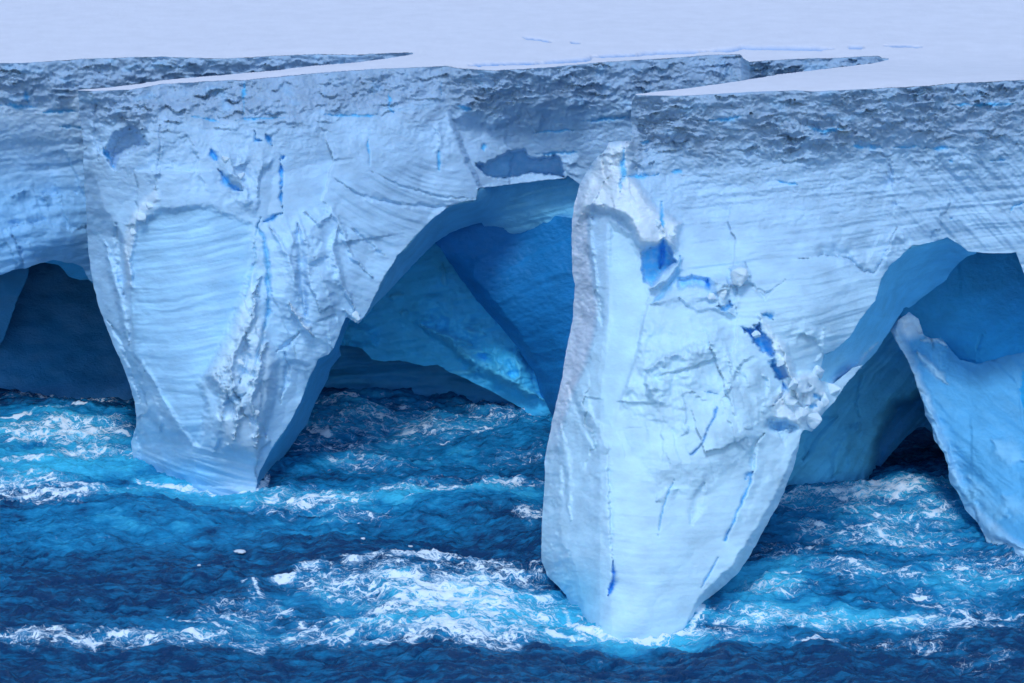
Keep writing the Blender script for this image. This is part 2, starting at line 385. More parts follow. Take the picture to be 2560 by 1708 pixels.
# ------------------------------------------------------------------ left buttress: cliff face and left pillar
FACE = {}
def keep_face(which, r):
    g = np.full((700, 1700), -1.0); i = (r.py/2.7).astype(int); j = ((r.px+200)/2.7).astype(int); ok = (i >= 0) & (i < 700) & (j >= 0) & (j < 1700)
    np.maximum.at(g, (i[ok], j[ok]), r.Y[ok]); FACE[which] = (g, r.px, r.py, r.Y)
def tuck_behind(which, r, off=.3):
    g = FACE[which][0]; i = np.clip((r.py/2.7).astype(int), 1, 698); j = np.clip(((r.px+200)/2.7).astype(int), 1, 1698)
    m = np.maximum.reduce([g[i+a, j+b] for a in (-1, 0, 1) for b in (-1, 0, 1)]); f = g[i, j] > 0
    r.Y = np.where(f, np.maximum(r.Y, m+off), r.Y)
def on_face(which, pts, off=.4):
    g, fx, fy, fY = FACE[which]; v = [fY[((fx-p[0])**2+(fy-p[1])**2).argmin()] for p in pts]; return [(p[0], p[1], float(q)+off) for p, q in zip(pts, v)]
def build_left():
    xs = grid(186, 2250, 2.6); ys = grid(128, 1268, 2.6)
    lower = [(2236, 152), (2150, 260), (1700, 420), (1560, 500), (1470, 480), (1451, 462), (1420, 438), (1413, 445), (1328, 455), (1271, 462), (1230, 466), (1195, 470), (1188, 500), (1150, 506), (1115, 522),
             (1090, 540), (1068, 560), (1039, 588), (1012, 620), (994, 638), (985, 655), (968, 678), (950, 712), (938, 738), (923, 768), (905, 800), (896, 810), (880, 800), (866, 792), (850, 830), (835, 868), (822, 886), (795, 899), (772, 948),
             (750, 1006), (714, 1073), (679, 1122), (650, 1176), (643, 1200), (638, 1262), (580, 1262), (470, 1258), (379, 1252), (356, 1240), (340, 1186), (333, 1150), (328, 1105), (340, 1066), (341, 1040),
             (330, 979), (312, 926), (286, 868), (263, 810), (241, 747), (230, 697), (219, 609), (213, 483), (209, 418), (207, 345), (200, 300)]
    out = E_LFRONT+lower
    ctrl = [T(195, 226), T(400, 211), T(613, 201), T(934, 173), T(1114, 167), T(1374, 169), T(1700, 145), T(1985, 149), T(2230, 149),
            (210, 350, 313), (400, 300, 311.5), (700, 300, 315), (1000, 300, 320), (1300, 300, 325), (1600, 300, 327), (215, 500, 313.5), (350, 480, 310.5), (600, 480, 311), (850, 480, 315), (1050, 480, 319.5), (1190, 460, 322), (1300, 450, 325), (1430, 440, 326), (1550, 480, 327),
            (235, 720, 312.5), (400, 700, 309), (600, 700, 308.5), (800, 700, 311), (940, 700, 314), (300, 880, 311), (420, 880, 307.5), (600, 880, 307), (800, 880, 311), (350, 1000, 310), (450, 1050, 306.5), (600, 1050, 306), (700, 1070, 308.5),
            Wt(348, 1198, .3), Wt(469, 1209, -.3), Wt(580, 1216, -.5), Wt(634, 1220, 0), (356, 1250, 309.3), (470, 1260, 308.1), (640, 1265, 307.2), (2000, 200, 328), (1700, 400, 328)]
    r = Relief(out, ctrl, xs, ys, 3)
    top = sorted(E_LFRONT, key=lambda p: p[0])
    h = r.py-np.interp(r.px, [p[0] for p in top], [p[1] for p in top])
    r.meet_plateau(h)
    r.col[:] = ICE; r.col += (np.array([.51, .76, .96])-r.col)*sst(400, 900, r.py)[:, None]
    dp = 120+50*sst(900, 1150, r.px)
    firn(r, top, 150, 200, 1.0)
    # turn of the left edge
    r.fold([(234, 240), (230, 420), (262, 520), (310, 590), (322, 640), (329, 782), (332, 880), (375, 943), (431, 1041), (480, 1111), (497, 1240)], 1.25, 'left', 5)
    r.groove([(240, 260), (238, 330), (250, 400)], 8, .5)
    r.groove([(262, 600), (285, 690), (312, 800), (322, 860)], 9, -.7); r.groove([(290, 560), (300, 640), (310, 740)], 12, .8); r.groove([(270, 800), (300, 850), (330, 930), (350, 1000)], 7, .5)
    r.groove([(345, 1040), (385, 1010), (400, 1080)], 14, -.6); r.groove([(336, 1060), (350, 1120), (352, 1190)], 6, .4)
    r.step([(480, 1111), (431, 1041), (375, 943), (332, 880), (329, 782), (322, 640), (345, 560)], .35, 30, 3, 3)
    edge_l = r.mask([(355, 500), (390, 470), (400, 500), (345, 560), (330, 640), (334, 720), (318, 720), (306, 640), (315, 560)], 7); rubble(r, edge_l, 57, 1.3, .5); r.col += (np.array([.78, .88, .96])-r.col)*(edge_l*.6)[:, None]
    pan = r.mask([(345, 570), (400, 525), (520, 515), (628, 560), (634, 641), (613, 732), (571, 824), (529, 915), (501, 957), (520, 1020), (500, 1110), (480, 1108), (431, 1041), (375, 943), (332, 880), (329, 782), (324, 640)], 9, 6)
    r.col += (SMOOTH-r.col)*(pan*.7)[:, None]; r.Y += .5*pan*sst(520, 640, r.px)
    strata(r, pan, 1.5, .13, .19, 21); strata(r, pan, .45, .03, .2, 23)
    # bowl and scars near the upper left corner
    r.hole([(283, 337), (325, 314), (352, 328), (370, 364), (345, 378), (299, 395), (285, 425), (262, 383)], 2.8, 4, None, 8, 30)
    r.groove([(258, 372), (276, 400), (287, 424)], 5, .5, VEIN)
    r.step([(395, 310), (400, 360), (398, 420), (385, 480)], .5, 30)
    r.step([(430, 345), (470, 340), (490, 380), (500, 440), (530, 500)], -.45, 40)
    r.groove([(398, 305), (400, 365), (388, 470)], 3, .35)
    for q, w_ in (([(527, 374), (535, 392), (543, 404)], 7), ([(546, 424), (566, 452), (585, 470), (606, 476)], 8), ([(664, 336), (674, 352), (683, 366)], 6), ([(636, 330), (640, 352), (655, 354)], 4), ([(700, 398), (704, 440), (704, 533)], 3.2), ([(712, 388), (704, 400)], 4),
                  ([(704, 533), (680, 545), (657, 557)], 5)):
        r.groove(q, w_, 1.0, DEEP*.6+VEIN*.4, 5)
    r.step([(560, 420), (600, 440), (620, 480), (640, 540)], .7, 40); rubble(r, r.mask([(540, 370), (620, 380), (640, 440), (600, 470), (560, 440)], 12)*.9, 61, .9, .5)
    r.step([(700, 380), (660, 420), (645, 470), (640, 550)], .8, 30, 4)
    # long vertical fissure and its ragged lips
    fis = [(650, 545), (640, 570), (664, 600), (670, 689), (670, 779), (656, 850), (638, 912), (629, 971)]
    r.groove(fis, 5, .8, np.array([.25, .62, .9]), 5); r.step(fis, .5, 26, 4, 6)
    r.groove([(640, 570), (636, 660), (622, 700), (612, 760)], 4, .5, np.array([.35, .68, .92]))
    r.step([(790, 560), (800, 600), (790, 640), (760, 600), (745, 560)], -.4, 40)
    # torn rubble spur down to the waterline
    rub = r.mask([(630, 690), (650, 760), (668, 850), (690, 900), (680, 1000), (660, 1080), (645, 1150), (560, 1120), (540, 1040), (548, 990), (515, 940), (540, 900), (575, 850), (600, 770)], 14)
    rubble(r, rub, 71, 2.6, .95);
    for q, w_, a_ in (([(648, 690), (632, 790), (585, 880), (572, 960), (598, 1030), (580, 1100)], 12, -.9), ([(664, 860), (640, 930), (628, 1000), (650, 1060), (640, 1120)], 10, -.8), ([(540, 930), (560, 980), (555, 1040)], 8, -.6), ([(610, 840), (615, 900), (600, 960)], 12, .9)): r.groove(q, w_, a_, None, 14)
    r.col += (np.array([.74, .87, .96])-r.col)*(rub*.55)[:, None]
    rub2 = r.mask([(700, 560), (790, 560), (830, 700), (830, 860), (760, 940), (700, 900), (680, 760)], 40)
    rubble(r, rub2*.6, 81, 2.6, 1.5); strata(r, rub2, .8, .12, -.35, 83)
    r.groove([(672, 560), (720, 640), (735, 700), (760, 770)], 9, -.5); r.groove([(745, 560), (752, 640), (756, 720), (765, 790)], 16, .9)
    r.groove([(722, 755), (750, 800), (784, 840)], 8, -1.0, np.array([.78, .88, .96])); r.groove([(845, 560), (830, 620), (850, 700), (885, 770)], 10, -.6)
    r.hole([(775, 660), (800, 645), (820, 640), (822, 675), (790, 690), (775, 700)], .8, 4, None, 6, 40)
    r.groove([(720, 760), (745, 800), (780, 840)], 8, -.6); r.groove([(690, 880), (725, 860), (745, 830)], 5, .5); r.groove([(700, 1010), (720, 930), (712, 880)], 6, .5)
    r.groove([(612, 1040), (650, 1060), (665, 1100)], 9, .6); r.groove([(560, 1010), (585, 1000), (612, 985)], 9, .7, SMOOTH*.9)
    r.groove([(536, 1130), (545, 1060), (560, 1030)], 14, -.5)
    # the flank sweeping up to the arch: curved bedding
    fl = r.mask([(760, 480), (900, 440), (1100, 400), (1180, 500), (1060, 560), (960, 680), (900, 780), (850, 760), (800, 620)], 40)
    rad = np.hypot(r.px-1180, (r.py-60))*.036; r.Y += fl*(.20*perlin(rad/1.1, r.px*.004, 91)+.12*perlin(rad/.45, r.px*.006, 92)+.06*perlin(rad/.2, r.px*.01, 94))
    r.groove([(840, 450), (900, 490), (1000, 512), (1100, 520), (1180, 508)], 5, .35); r.groove([(930, 430), (1010, 468), (1100, 492), (1190, 500)], 3, .25)
    r.groove([(760, 530), (800, 560), (830, 530), (850, 560), (880, 640), (930, 690)], 7, -.5); r.groove([(880, 570), (930, 620), (965, 640)], 6, .4)
    r.groove([(860, 775), (885, 795), (905, 800)], 9, -.9)
    # ledge where the wall steps back above the arch
    r.step([(1197, 472), (1176, 430), (1150, 370), (1118, 290)], 0, 1)
    k = np.nonzero((r.py > 250) & (r.px > 1050) & (r.px < 1700))[0]; xe = np.interp(r.py[k], [270, 290, 370, 430, 475], [1110, 1120, 1150, 1176, 1197])
    x, y = r.wob(k, 7); r.Y[k] += 1.8*sst(-3, 14, x-xe)*sst(255, 330, y)*sst(1700, 1300, x)
    # niche above the arch
    r.hole([(1191, 411), (1214, 410), (1240, 396), (1275, 378), (1313, 377), (1325, 394), (1351, 398), (1386, 389), (1401, 402), (1409, 433), (1412, 441), (1330, 432), (1260, 447), (1215, 440)], 3.2, 3, np.array([.3, .62, .84]), 6)  # shade of the niche is also painted in as a darker colour
    r.groove([(1191, 470), (1271, 462), (1328, 454), (1413, 445)], 10, -.2)
    r.step([(1080, 395), (1100, 340), (1080, 300)], .5, 40)
    r.step([(1470, 430), (1440, 412), (1405, 408)], .5, 20, 3); r.step([(1460, 445), (1430, 432), (1412, 430)], .3, 14, 3)
    # fallen-out ledges and blue seams
    for q in ([(1180, 300), (1230, 322), (1262, 318), (1290, 290)], [(1290, 300), (1330, 318), (1352, 330)], [(1400, 262), (1440, 270), (1480, 262)], [(1420, 230), (1480, 205), (1520, 215)]): r.step(q[::-1], .9, 40, 4)
    for q, w_ in (([(478, 293), (510, 296), (545, 305)], 4), ([(590, 300), (640, 297), (680, 294), (740, 294)], 3.5), ([(800, 288), (900, 290), (945, 288)], 3), ([(1452, 304), (1520, 298), (1576, 294)], 4), ([(1330, 332), (1380, 328), (1440, 325)], 3), ([(1140, 266), (1180, 274)], 4),
                  ([(1330, 386), (1400, 384), (1450, 381)], 3), ([(1208, 360), (1210, 375)], 6), ([(920, 350), (923, 420)], 4), ([(970, 230), (975, 270), (985, 285)], 5), ([(1100, 200), (1104, 240)], 4), ([(1096, 372), (1098, 430)], 4), ([(612, 205), (610, 290)], 5)):
        r.groove(q, w_, .35, VEIN)
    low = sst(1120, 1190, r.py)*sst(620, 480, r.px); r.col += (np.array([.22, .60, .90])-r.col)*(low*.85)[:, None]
    strata(r, sst(1080, 1150, r.py)*.9, .9, .22, -.25, 95)
    allm = sst(300, 420, r.py); r.Y -= allm*1.25*(facets(r.X/5.5+.3*fbm(r.X/3, r.Z/3, 7, 3), r.Z/7, 301, 2.2)-.2)*(1-pan)
    strata(r, allm*(1-pan)*(1-rub), .9, .035, .0, 97)
    micro(r, .017, 13)
    keep_face('left', r)
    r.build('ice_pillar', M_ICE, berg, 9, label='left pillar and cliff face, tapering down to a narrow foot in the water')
    # the pillar's shaded right flank
    xs = grid(610, 1010, 3); ys = grid(600, 1240, 3)
    out = [(866, 786), (876, 800), (870, 812), (848, 868), (852, 890), (826, 921), (818, 950), (786, 1011), (768, 1060), (754, 1078), (714, 1136), (692, 1160), (668, 1186), (656, 1215), (645, 1245), (626, 1240), (628, 1205), (660, 1115), (690, 1080), (740, 990), (765, 930), (790, 880), (830, 850)]
    ctrl = on_face('left', [(638, 1212), (679, 1122), (714, 1073), (750, 1006), (772, 948), (795, 899), (835, 868), (866, 792)])+[(645, 1245, 307.5), Wt(640, 1218, .4), Wt(661, 1189, 0), (700, 1150, 314), (714, 1136, 315), (754, 1078, 317), (786, 1011, 318.5), (826, 921, 320), (848, 868, 321), (870, 800, 321), (760, 1010, 314), (800, 920, 315.5)]
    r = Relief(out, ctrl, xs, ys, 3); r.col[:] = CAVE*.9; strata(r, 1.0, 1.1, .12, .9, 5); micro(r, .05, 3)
    r.Y -= .4*facets(r.X/1.6, r.Z/2.6, 19, 2.0)
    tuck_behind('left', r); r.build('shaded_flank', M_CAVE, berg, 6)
build_left()

# ------------------------------------------------------------------ first arch: ceiling and cave walls
def build_arch_one():
    xs = grid(840, 1640, 3); ys = grid(400, 830, 3)
    out = [(1180, 470), (1230, 455), (1328, 440), (1413, 432), (1425, 425), (1560, 470), (1640, 640), (1560, 760), (1500, 740), (1432, 680), (1423, 661), (1400, 634), (1383, 616), (1370, 614), (1361, 598), (1280, 585), (1213, 571), (1204, 557), (1182, 562), (1129, 580), (1088, 607), (1030, 665), (972, 728), (932, 768), (901, 806), (888, 800), (905, 780), (935, 715), (955, 660), (985, 618), (1030, 580), (1065, 540), (1110, 505), (1165, 490)]
    ctrl = on_face('left', [(1188, 500), (1115, 520), (1070, 556), (1039, 590), (1012, 626), (990, 634), (968, 674), (950, 712), (923, 768), (900, 806)])+on_face('left', [(1230, 466), (1271, 462), (1328, 455), (1413, 445)], 2.6)+[(1560, 480, 329.5), (1640, 640, 329),
            (1204, 557, 331), (1129, 580, 329.5), (1088, 607, 328), (1030, 665, 326), (972, 728, 321), (934, 769, 318.0), (906, 808, 315.6), (1280, 585, 331.5), (1361, 598, 331), (1423, 661, 330), (1500, 730, 329), (1250, 520, 329.5), (1350, 520, 330)]
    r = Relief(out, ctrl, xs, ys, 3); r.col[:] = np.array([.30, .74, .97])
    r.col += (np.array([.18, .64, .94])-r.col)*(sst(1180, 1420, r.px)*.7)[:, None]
    strata(r, 1.0, .8, .17, .25, 3); r.Y -= .8*facets(r.X/4, r.Z/3, 29, 1.8); micro(r, .04, 9)
    r.step([(1000, 640), (960, 700), (915, 770)], .5, 30); r.step([(1410, 590), (1380, 560), (1300, 560)], .3, 40)
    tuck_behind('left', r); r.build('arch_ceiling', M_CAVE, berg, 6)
    # dark right-hand cave wall with a leaning edge
    xs = grid(1060, 1640, 3); ys = grid(520, 1100, 3)
    out = [(1080, 560), (1240, 530), (1640, 560), (1640, 1090), (1392, 1090), (1380, 1050), (1376, 1030), (1352, 985), (1335, 930), (1302, 884), (1290, 860), (1262, 830), (1235, 800), (1213, 775), (1190, 748), (1170, 722), (1140, 680), (1112, 640), (1088, 605)]
    ctrl = [(1088, 605, 333), (1170, 722, 332), (1262, 830, 331), (1335, 930, 331), Wt(1385, 1045, 0), (1300, 600, 331), (1430, 700, 326.5), (1430, 850, 326), (1420, 1000, 326), Wt(1430, 1090, 1.2), (1640, 600, 324), (1640, 1000, 322)]
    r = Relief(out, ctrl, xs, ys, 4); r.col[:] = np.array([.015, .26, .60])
    r.fold([(1185, 690), (1300, 830), (1370, 950), (1410, 1090)], 1.2, 'left', 5); strata(r, 1.0, 1.6, .12, .6, 3); micro(r, .05, 5); r.Y -= .3*facets(r.X/5, r.Z/5, 41, 1.6)
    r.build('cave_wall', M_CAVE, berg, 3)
    # pale back wall under the arch, undercut by the waves
    xs = grid(700, 1440, 3); ys = grid(560, 1090, 3)
    out = [(860, 560), (1100, 560), (1160, 620), (1440, 960), (1440, 1090), (1390, 1075), (1340, 1052), (1300, 1020), (1240, 985), (1170, 950), (1120, 930), (1095, 912), (1060, 915), (1000, 900), (960, 905), (930, 898), (905, 872), (850, 862), (830, 868), (790, 860), (700, 860), (700, 700)]
    ctrl = [(900, 600, 339), (1100, 600, 338), (1200, 750, 336), (1300, 880, 334.7), (1380, 1000, 332), Wt(1400, 1035, -.5), (850, 800, 336), (850, 860, 336), (1000, 800, 337), (1000, 900, 337), (1080, 880, 336.2), (1120, 925, 335), (1200, 900, 335.2), (1300, 985, 334), (700, 700, 336), (960, 760, 338)]
    r = Relief(out, ctrl, xs, ys, 4); r.col[:] = np.array([.07, .62, .995])
    r.step([(1020, 810), (1060, 812), (1110, 850), (1180, 920), (1240, 960)][::-1], 1.6, 60, 12, 10)
    r.groove([(1050, 812), (1110, 840), (1180, 900), (1280, 960), (1360, 1000)], 16, -.9, np.array([.12, .66, .95]), 3)
    for q in ([(975, 745), (1010, 735)], [(1000, 780), (1022, 782)], [(1150, 822), (1190, 830), (1215, 838)], [(1125, 845), (1150, 852), (1178, 862)], [(1165, 888), (1215, 880)], [(1105, 660), (1112, 700), (1116, 716)], [(1110, 930), (1160, 932), (1200, 928)], [(1240, 905), (1260, 930), (1290, 960)], [(1290, 900), (1300, 940), (1275, 965)], [(1310, 985), (1345, 990)]):
        r.groove(q, 8, -.4, np.array([.12, .66, .95]), 4)
    r.hole([(860, 815), (905, 812), (940, 835), (935, 862), (870, 860)], -1.0, 12); rubble(r, r.mask([(1220, 880), (1300, 870), (1350, 960), (1330, 1000), (1240, 960)], 20), 15, 2.2, 1.4)
    strata(r, 1.0, 2.0, .25, .3, 3); strata(r, 1.0, .6, .06, .2, 13); micro(r, .08, 6); r.Y -= .5*facets(r.X/5, r.Z/4, 43, 1.8)
    r.build('cave_wall', M_CAVE, berg, 3)
build_arch_one()
def build_wave_cut():
    """wave-cut foot of the cave wall, set back below it"""
    xs = grid(690, 1440, 4); ys = grid(830, 1080, 4)
    r = Relief([(690, 840), (1250, 840), (1440, 980), (1440, 1075), (1300, 1040), (1180, 1012), (1050, 1000), (690, 1000)],
               [(700, 850, 340.5), (1000, 850, 340), (1250, 850, 339), (700, 990, 341), (1000, 990, 340.3), (1200, 1010, 338.3), (1300, 1035, 336.6), (1440, 1070, 333), (1440, 980, 335)], xs, ys, 4)
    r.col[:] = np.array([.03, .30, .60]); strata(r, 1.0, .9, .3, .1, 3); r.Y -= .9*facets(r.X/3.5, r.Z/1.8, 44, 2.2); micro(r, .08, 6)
    r.build('cave_wall', M_CAVE, berg, 2)
build_wave_cut()

def build_deep_walls():
    """back of the caves, seen dark below the arches"""
    xs = grid(-1500, 4200, 14); ys = grid(430, 1110, 8)
    r = Relief([(-1500, 400), (-1500, 1080), (400, 1010), (900, 1000), (1500, 1000), (1900, 1010), (2000, 1060), (4200, 1100), (4200, 430)],
               [(-1500, 500, 345), (-1500, 1000, 336), (100, 700, 346), (100, 900, 342), (100, 990, 339.2), (700, 960, 347), (1000, 700, 356), (1000, 940, 352), (1300, 1000, 346), (1700, 900, 345), (2000, 900, 342), (2400, 900, 338), (4200, 900, 332), (4200, 500, 335), (1000, 500, 356), (2000, 500, 345)], xs, ys, 0)
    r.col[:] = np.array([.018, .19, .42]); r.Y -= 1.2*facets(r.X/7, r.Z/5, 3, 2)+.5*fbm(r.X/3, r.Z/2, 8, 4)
    r.build('cave_back', M_CAVE, berg, 1)  # added as a catch-all; its unseen stretches keep light from leaking in
    # ice visible inside the left cave
    xs = grid(-300, 420, 4); ys = grid(560, 1010, 4)
    r = Relief([(-300, 600), (75, 600), (70, 690), (40, 760), (20, 820), (0, 868), (-300, 880)], [(-300, 600, 338), (70, 620, 338), (0, 860, 339), (-300, 880, 337)], xs, ys, 5)
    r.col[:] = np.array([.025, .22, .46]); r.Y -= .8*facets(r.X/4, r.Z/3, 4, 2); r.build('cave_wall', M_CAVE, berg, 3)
    r = Relief([(80, 650), (140, 620), (240, 640), (300, 720), (300, 760), (260, 730), (222, 700), (200, 700), (170, 690), (150, 664)], [(80, 640, 329), (140, 664, 331), (222, 712, 334), (300, 740, 335), (140, 620, 329)], xs, ys, 3)
    r.col[:] = np.array([.07, .42, .72]); r.Y -= .4*facets(r.X/3, r.Z/2, 6, 2); r.build('arch_ceiling', M_CAVE, berg, 3)
build_deep_walls()

# ------------------------------------------------------------------ front block and its pillar
def build_front():
    xs = grid(1340, 2640, 2.5, None, 4200, 30); ys = grid(192, 1660, 2.5)
    lower = [(4200, 700), (3400, 760), (3000, 800), (2760, 860), (2640, 820), (2585, 740), (2562, 690), (2550, 660), (2541, 632), (2474, 633), (2422, 630), (2400, 612), (2368, 593), (2340, 602), (2313, 610), (2279, 614), (2256, 637), (2221, 667), (2205, 695), (2187, 751), (2152, 797), (2124, 843),
             (2084, 877), (2060, 886), (2052, 920), (2046, 950), (2084, 960), (2130, 920), (2158, 912), (2118, 957), (2084, 1006), (2060, 1030), (2041, 1061), (2030, 1078), (2008, 1074), (2002, 1088), (1998, 1110), (1982, 1174), (1951, 1251), (1912, 1321), (1874, 1391), (1842, 1436), (1797, 1477), (1760, 1503), (1740, 1522), (1726, 1562), (1712, 1610), (1700, 1650), (1587, 1655), (1480, 1650), (1448, 1610), (1433, 1550), (1424, 1510), (1415, 1487),
             (1370, 1442), (1354, 1404), (1354, 1333), (1357, 1263), (1363, 1206), (1361, 1155), (1373, 1091), (1389, 1015), (1405, 944), (1415, 881), (1431, 804), (1437, 715), (1431, 677), (1428, 600), (1430, 552), (1438, 502), (1451, 456), (1470, 426), (1482, 403), (1516, 372), (1522, 355), (1545, 353), (1577, 353), (1581, 330), (1577, 291), (1581, 253)]
    out = E_RFRONT+lower
    c = [T(1589, 238), T(1700, 240), T(1985, 226), T(2330, 215), T(2560, 200), T(2900, 186), T(4200, 150)]
    ctrl = c+[(1585, 300, 288.2), (1580, 350, 287.5), (1525, 360, 286.5), (1700, 400, 287.8), (2000, 400, 289.5), (2300, 400, 293), (2560, 400, 295.5), (2560, 600, 296.5), (2300, 560, 293), (2400, 600, 295), (1450, 500, 286), (1520, 600, 283.8), (1700, 600, 285.0), (2000, 600, 287.5), (2200, 650, 290.5),
              (1440, 750, 283.5), (1550, 800, 280.5), (1800, 800, 281.5), (2050, 800, 284.5), (2150, 800, 288), (2000, 900, 283.2), (1400, 1000, 279.5), (1550, 1000, 277.2), (1800, 1000, 277.8), (1980, 1050, 280.2), (2100, 940, 287), (1365, 1200, 276.5), (1550, 1200, 273.6), (1800, 1200, 274.6), (1950, 1220, 277.4),
              (1360, 1400, 272.5), (1550, 1400, 270.3), (1750, 1400, 271.2), (1860, 1400, 272.8), Wt(1431, 1538, .8), Wt(1523, 1570, -.2), Wt(1620, 1572, -.3), Wt(1721, 1560, .5), (1440, 1610, 268.4), (1523, 1650, 267.6), (1700, 1650, 268.4), (3400, 600, 300), (4200, 600, 310), (2760, 800, 298)]
    r = Relief(out, ctrl, xs, ys, 3)
    top = E_RFRONT; h = r.py-np.interp(r.px, [p[0] for p in top], [p[1] for p in top])
    r.meet_plateau(h)
    k = r.px < 1585; r.Y[k] = tps(ctrl, r.px[k], r.py[k]); r.base = r.Y.copy(); r.X, _, r.Z = at(r.px, r.py, r.Y)
    r.col[:] = ICE; r.col += (np.array([.62, .84, .97])-r.col)*sst(430, 1000, r.py)[:, None]
    f = firn(r, top, 215, 400, 1.15)
    # left flank turning away, rough with packed snow
    cre = [(1590, 250), (1590, 330), (1556, 352), (1520, 440), (1476, 512), (1476, 590), (1485, 668), (1499, 779), (1490, 840), (1470, 910), (1440, 980), (1416, 1050), (1403, 1121), (1400, 1240), (1406, 1352), (1440, 1420), (1480, 1600)]
    r.fold(cre, 1.35, 'left', 10)
    r.groove([(1488, 720), (1500, 770), (1506, 815)], 8, .5); r.groove(cre[3:8], 6, -.35)
    lf = np.clip((np.interp(r.py, [p[1] for p in cre], [p[0] for p in cre])-r.px)/15, 0, 1)*sst(400, 520, r.py)*sst(1180, 980, r.py)
    r.Y += lf*.10*billow(r.X/.5, r.Z/.45, 77, 4, .65); r.col += (np.array([.80, .82, .90])-r.col)*(lf*.9)[:, None]
    # vertical arris lower down
    r.fold([(1500, 800), (1476, 900), (1478, 1000), (1500, 1060), (1527, 1121), (1525, 1300), (1527, 1473), (1530, 1600)], .38, 'left', 5)
    r.groove([(1420, 960), (1450, 1040), (1490, 1120)], 14, .5); r.groove([(1400, 1060), (1420, 1180), (1424, 1300)], 9, -.35)
    r.step([(1525, 1500), (1527, 1290), (1521, 1120), (1500, 1070), (1470, 1000), (1445, 930)][::-1], .55, 50, 6, 8)
    r.step([(1410, 960), (1440, 1060), (1470, 1120), (1490, 1170)], -.4, 40, 8)
    r.hole([(1405, 1160), (1420, 1190), (1412, 1240), (1404, 1230)], .4, 5)
    # smooth blue-white panel
    r.fold([(1560, 420), (1530, 520), (1524, 620), (1522, 800), (1512, 900), (1500, 1000)], .8, 'left', 3)
    pan = r.mask([(1526, 560), (1575, 590), (1600, 640), (1610, 700), (1625, 740), (1606, 810), (1587, 906), (1555, 995), (1530, 1070), (1500, 1040), (1500, 920), (1524, 800), (1520, 620)], 9, 4)
    r.col += (np.array([.60, .86, .99])-r.col)*(pan*.6)[:, None]
    r.step([(1530, 1075), (1555, 995), (1587, 906), (1606, 810), (1625, 740)], .6, 90, 4, 4)
    r.groove([(1620, 745), (1606, 800), (1588, 890)], 4, .2)
    0 and r.hole([(1500, 870), (1520, 825), (1560, 808), (1598, 815), (1600, 850), (1575, 930), (1545, 1010), (1520, 1065), (1490, 1020)], .25, 14, None, 5)
    # spur of broken snow at its head
    sp = r.mask([(1520, 360), (1576, 355), (1580, 440), (1640, 520), (1700, 560), (1690, 620), (1640, 620), (1600, 610), (1560, 540), (1480, 520), (1440, 560), (1455, 460)], 12)
    rubble(r, sp, 411, 2.0, .7); r.col += (np.array([.86, .92, .98])-r.col)*(sp*.8)[:, None]
    r.Y -= sp*.7
    r.groove([(1560, 370), (1556, 410), (1560, 440), (1548, 480)], 7, .7, np.array([.2, .62, .95])); r.groove([(1552, 441), (1600, 442), (1645, 438)], 4, .5, VEIN)
    # blue cavity and the bowl next to it
    r.hole([(1605, 629), (1644, 613), (1657, 598), (1672, 620), (1689, 657), (1657, 678), (1632, 715), (1609, 705), (1605, 664)], 1.9, 4, np.array([.14, .64, .99]), 5)
    r.groove([(1657, 600), (1655, 640), (1650, 670)], 9, 1.2, DEEP, 3)
    r.groove([(1625, 720), (1660, 700), (1690, 670), (1700, 650)], 14, -1.1); r.groove([(1700, 640), (1694, 690), (1660, 730), (1630, 760)], 9, .7, np.array([.3, .65, .92]))
    r.groove([(1655, 560), (1662, 590), (1650, 600)], 8, -.5)
    r.groove([(1655, 500), (1652, 540), (1660, 570)], 5, .4, VEIN)
    r.hole([(1695, 696), (1734, 690), (1775, 697), (1774, 724), (1740, 715), (1695, 724)], .8, 4, np.array([.25, .62, .95]))  # shelf recess, its blue shadow painted into the colour
    r.groove([(1768, 698), (1774, 722)], 5, .5, DEEP)
    r.hole([(1826, 672), (1855, 664), (1872, 680), (1876, 706), (1850, 712), (1830, 700)], -1.1, 6); r.step([(1876, 700), (1830, 716), (1800, 712)], .6, 30)
    rb = r.mask([(1780, 700), (1820, 690), (1850, 740), (1830, 790), (1790, 770)], 10); rubble(r, rb, 421, .8, .6)
    r.hole([(1790, 768), (1812, 765), (1826, 752), (1832, 764), (1815, 780)], .9, 3, DEEP*.5+VEIN*.5)
    # diagonal chain of blue holes
    r.hole([(1855, 817), (1885, 822), (1900, 802), (1903, 833), (1925, 850), (1938, 881), (1930, 897), (1900, 874), (1880, 845)], 1.5, 3, np.array([.08, .54, .98]), 9)
    r.hole([(1884, 826), (1893, 822), (1897, 845), (1888, 848)], -1.2, 3, ICE, 4)
    r.hole([(1928, 914), (1957, 911), (1973, 944), (1950, 948), (1936, 935)], 1.3, 3, np.array([.08, .54, .98]), 8)
    r.groove([(1905, 782), (1925, 792), (1935, 800)], 6, .8, VEIN); r.groove([(1936, 896), (1930, 916)], 7, .9, VEIN)
    r.groove([(1955, 948), (1966, 975), (1955, 990), (1932, 1014)], 4, .8, DEEP); r.groove([(1960, 960), (1975, 985)], 5, .6, VEIN)
    r.hole([(2018, 958), (2028, 966), (2018, 974)], .7, 3, DEEP)
    rb = r.mask([(1900, 790), (1960, 860), (1990, 940), (2050, 930), (2075, 1000), (2035, 1075), (1990, 1060), (1930, 1045), (1925, 1010), (1965, 960), (1930, 880)], 10)
    rubble(r, rb, 431, 1.5, 1.1); r.col += (np.array([.84, .93, .99])-r.col)*(rb*.7)[:, None]
    for q in ([(2035, 985), (2050, 1000)], [(2025, 1010), (2042, 1020)], [(1990, 1030), (2010, 1050)]): r.groove(q, 7, .7, VEIN)
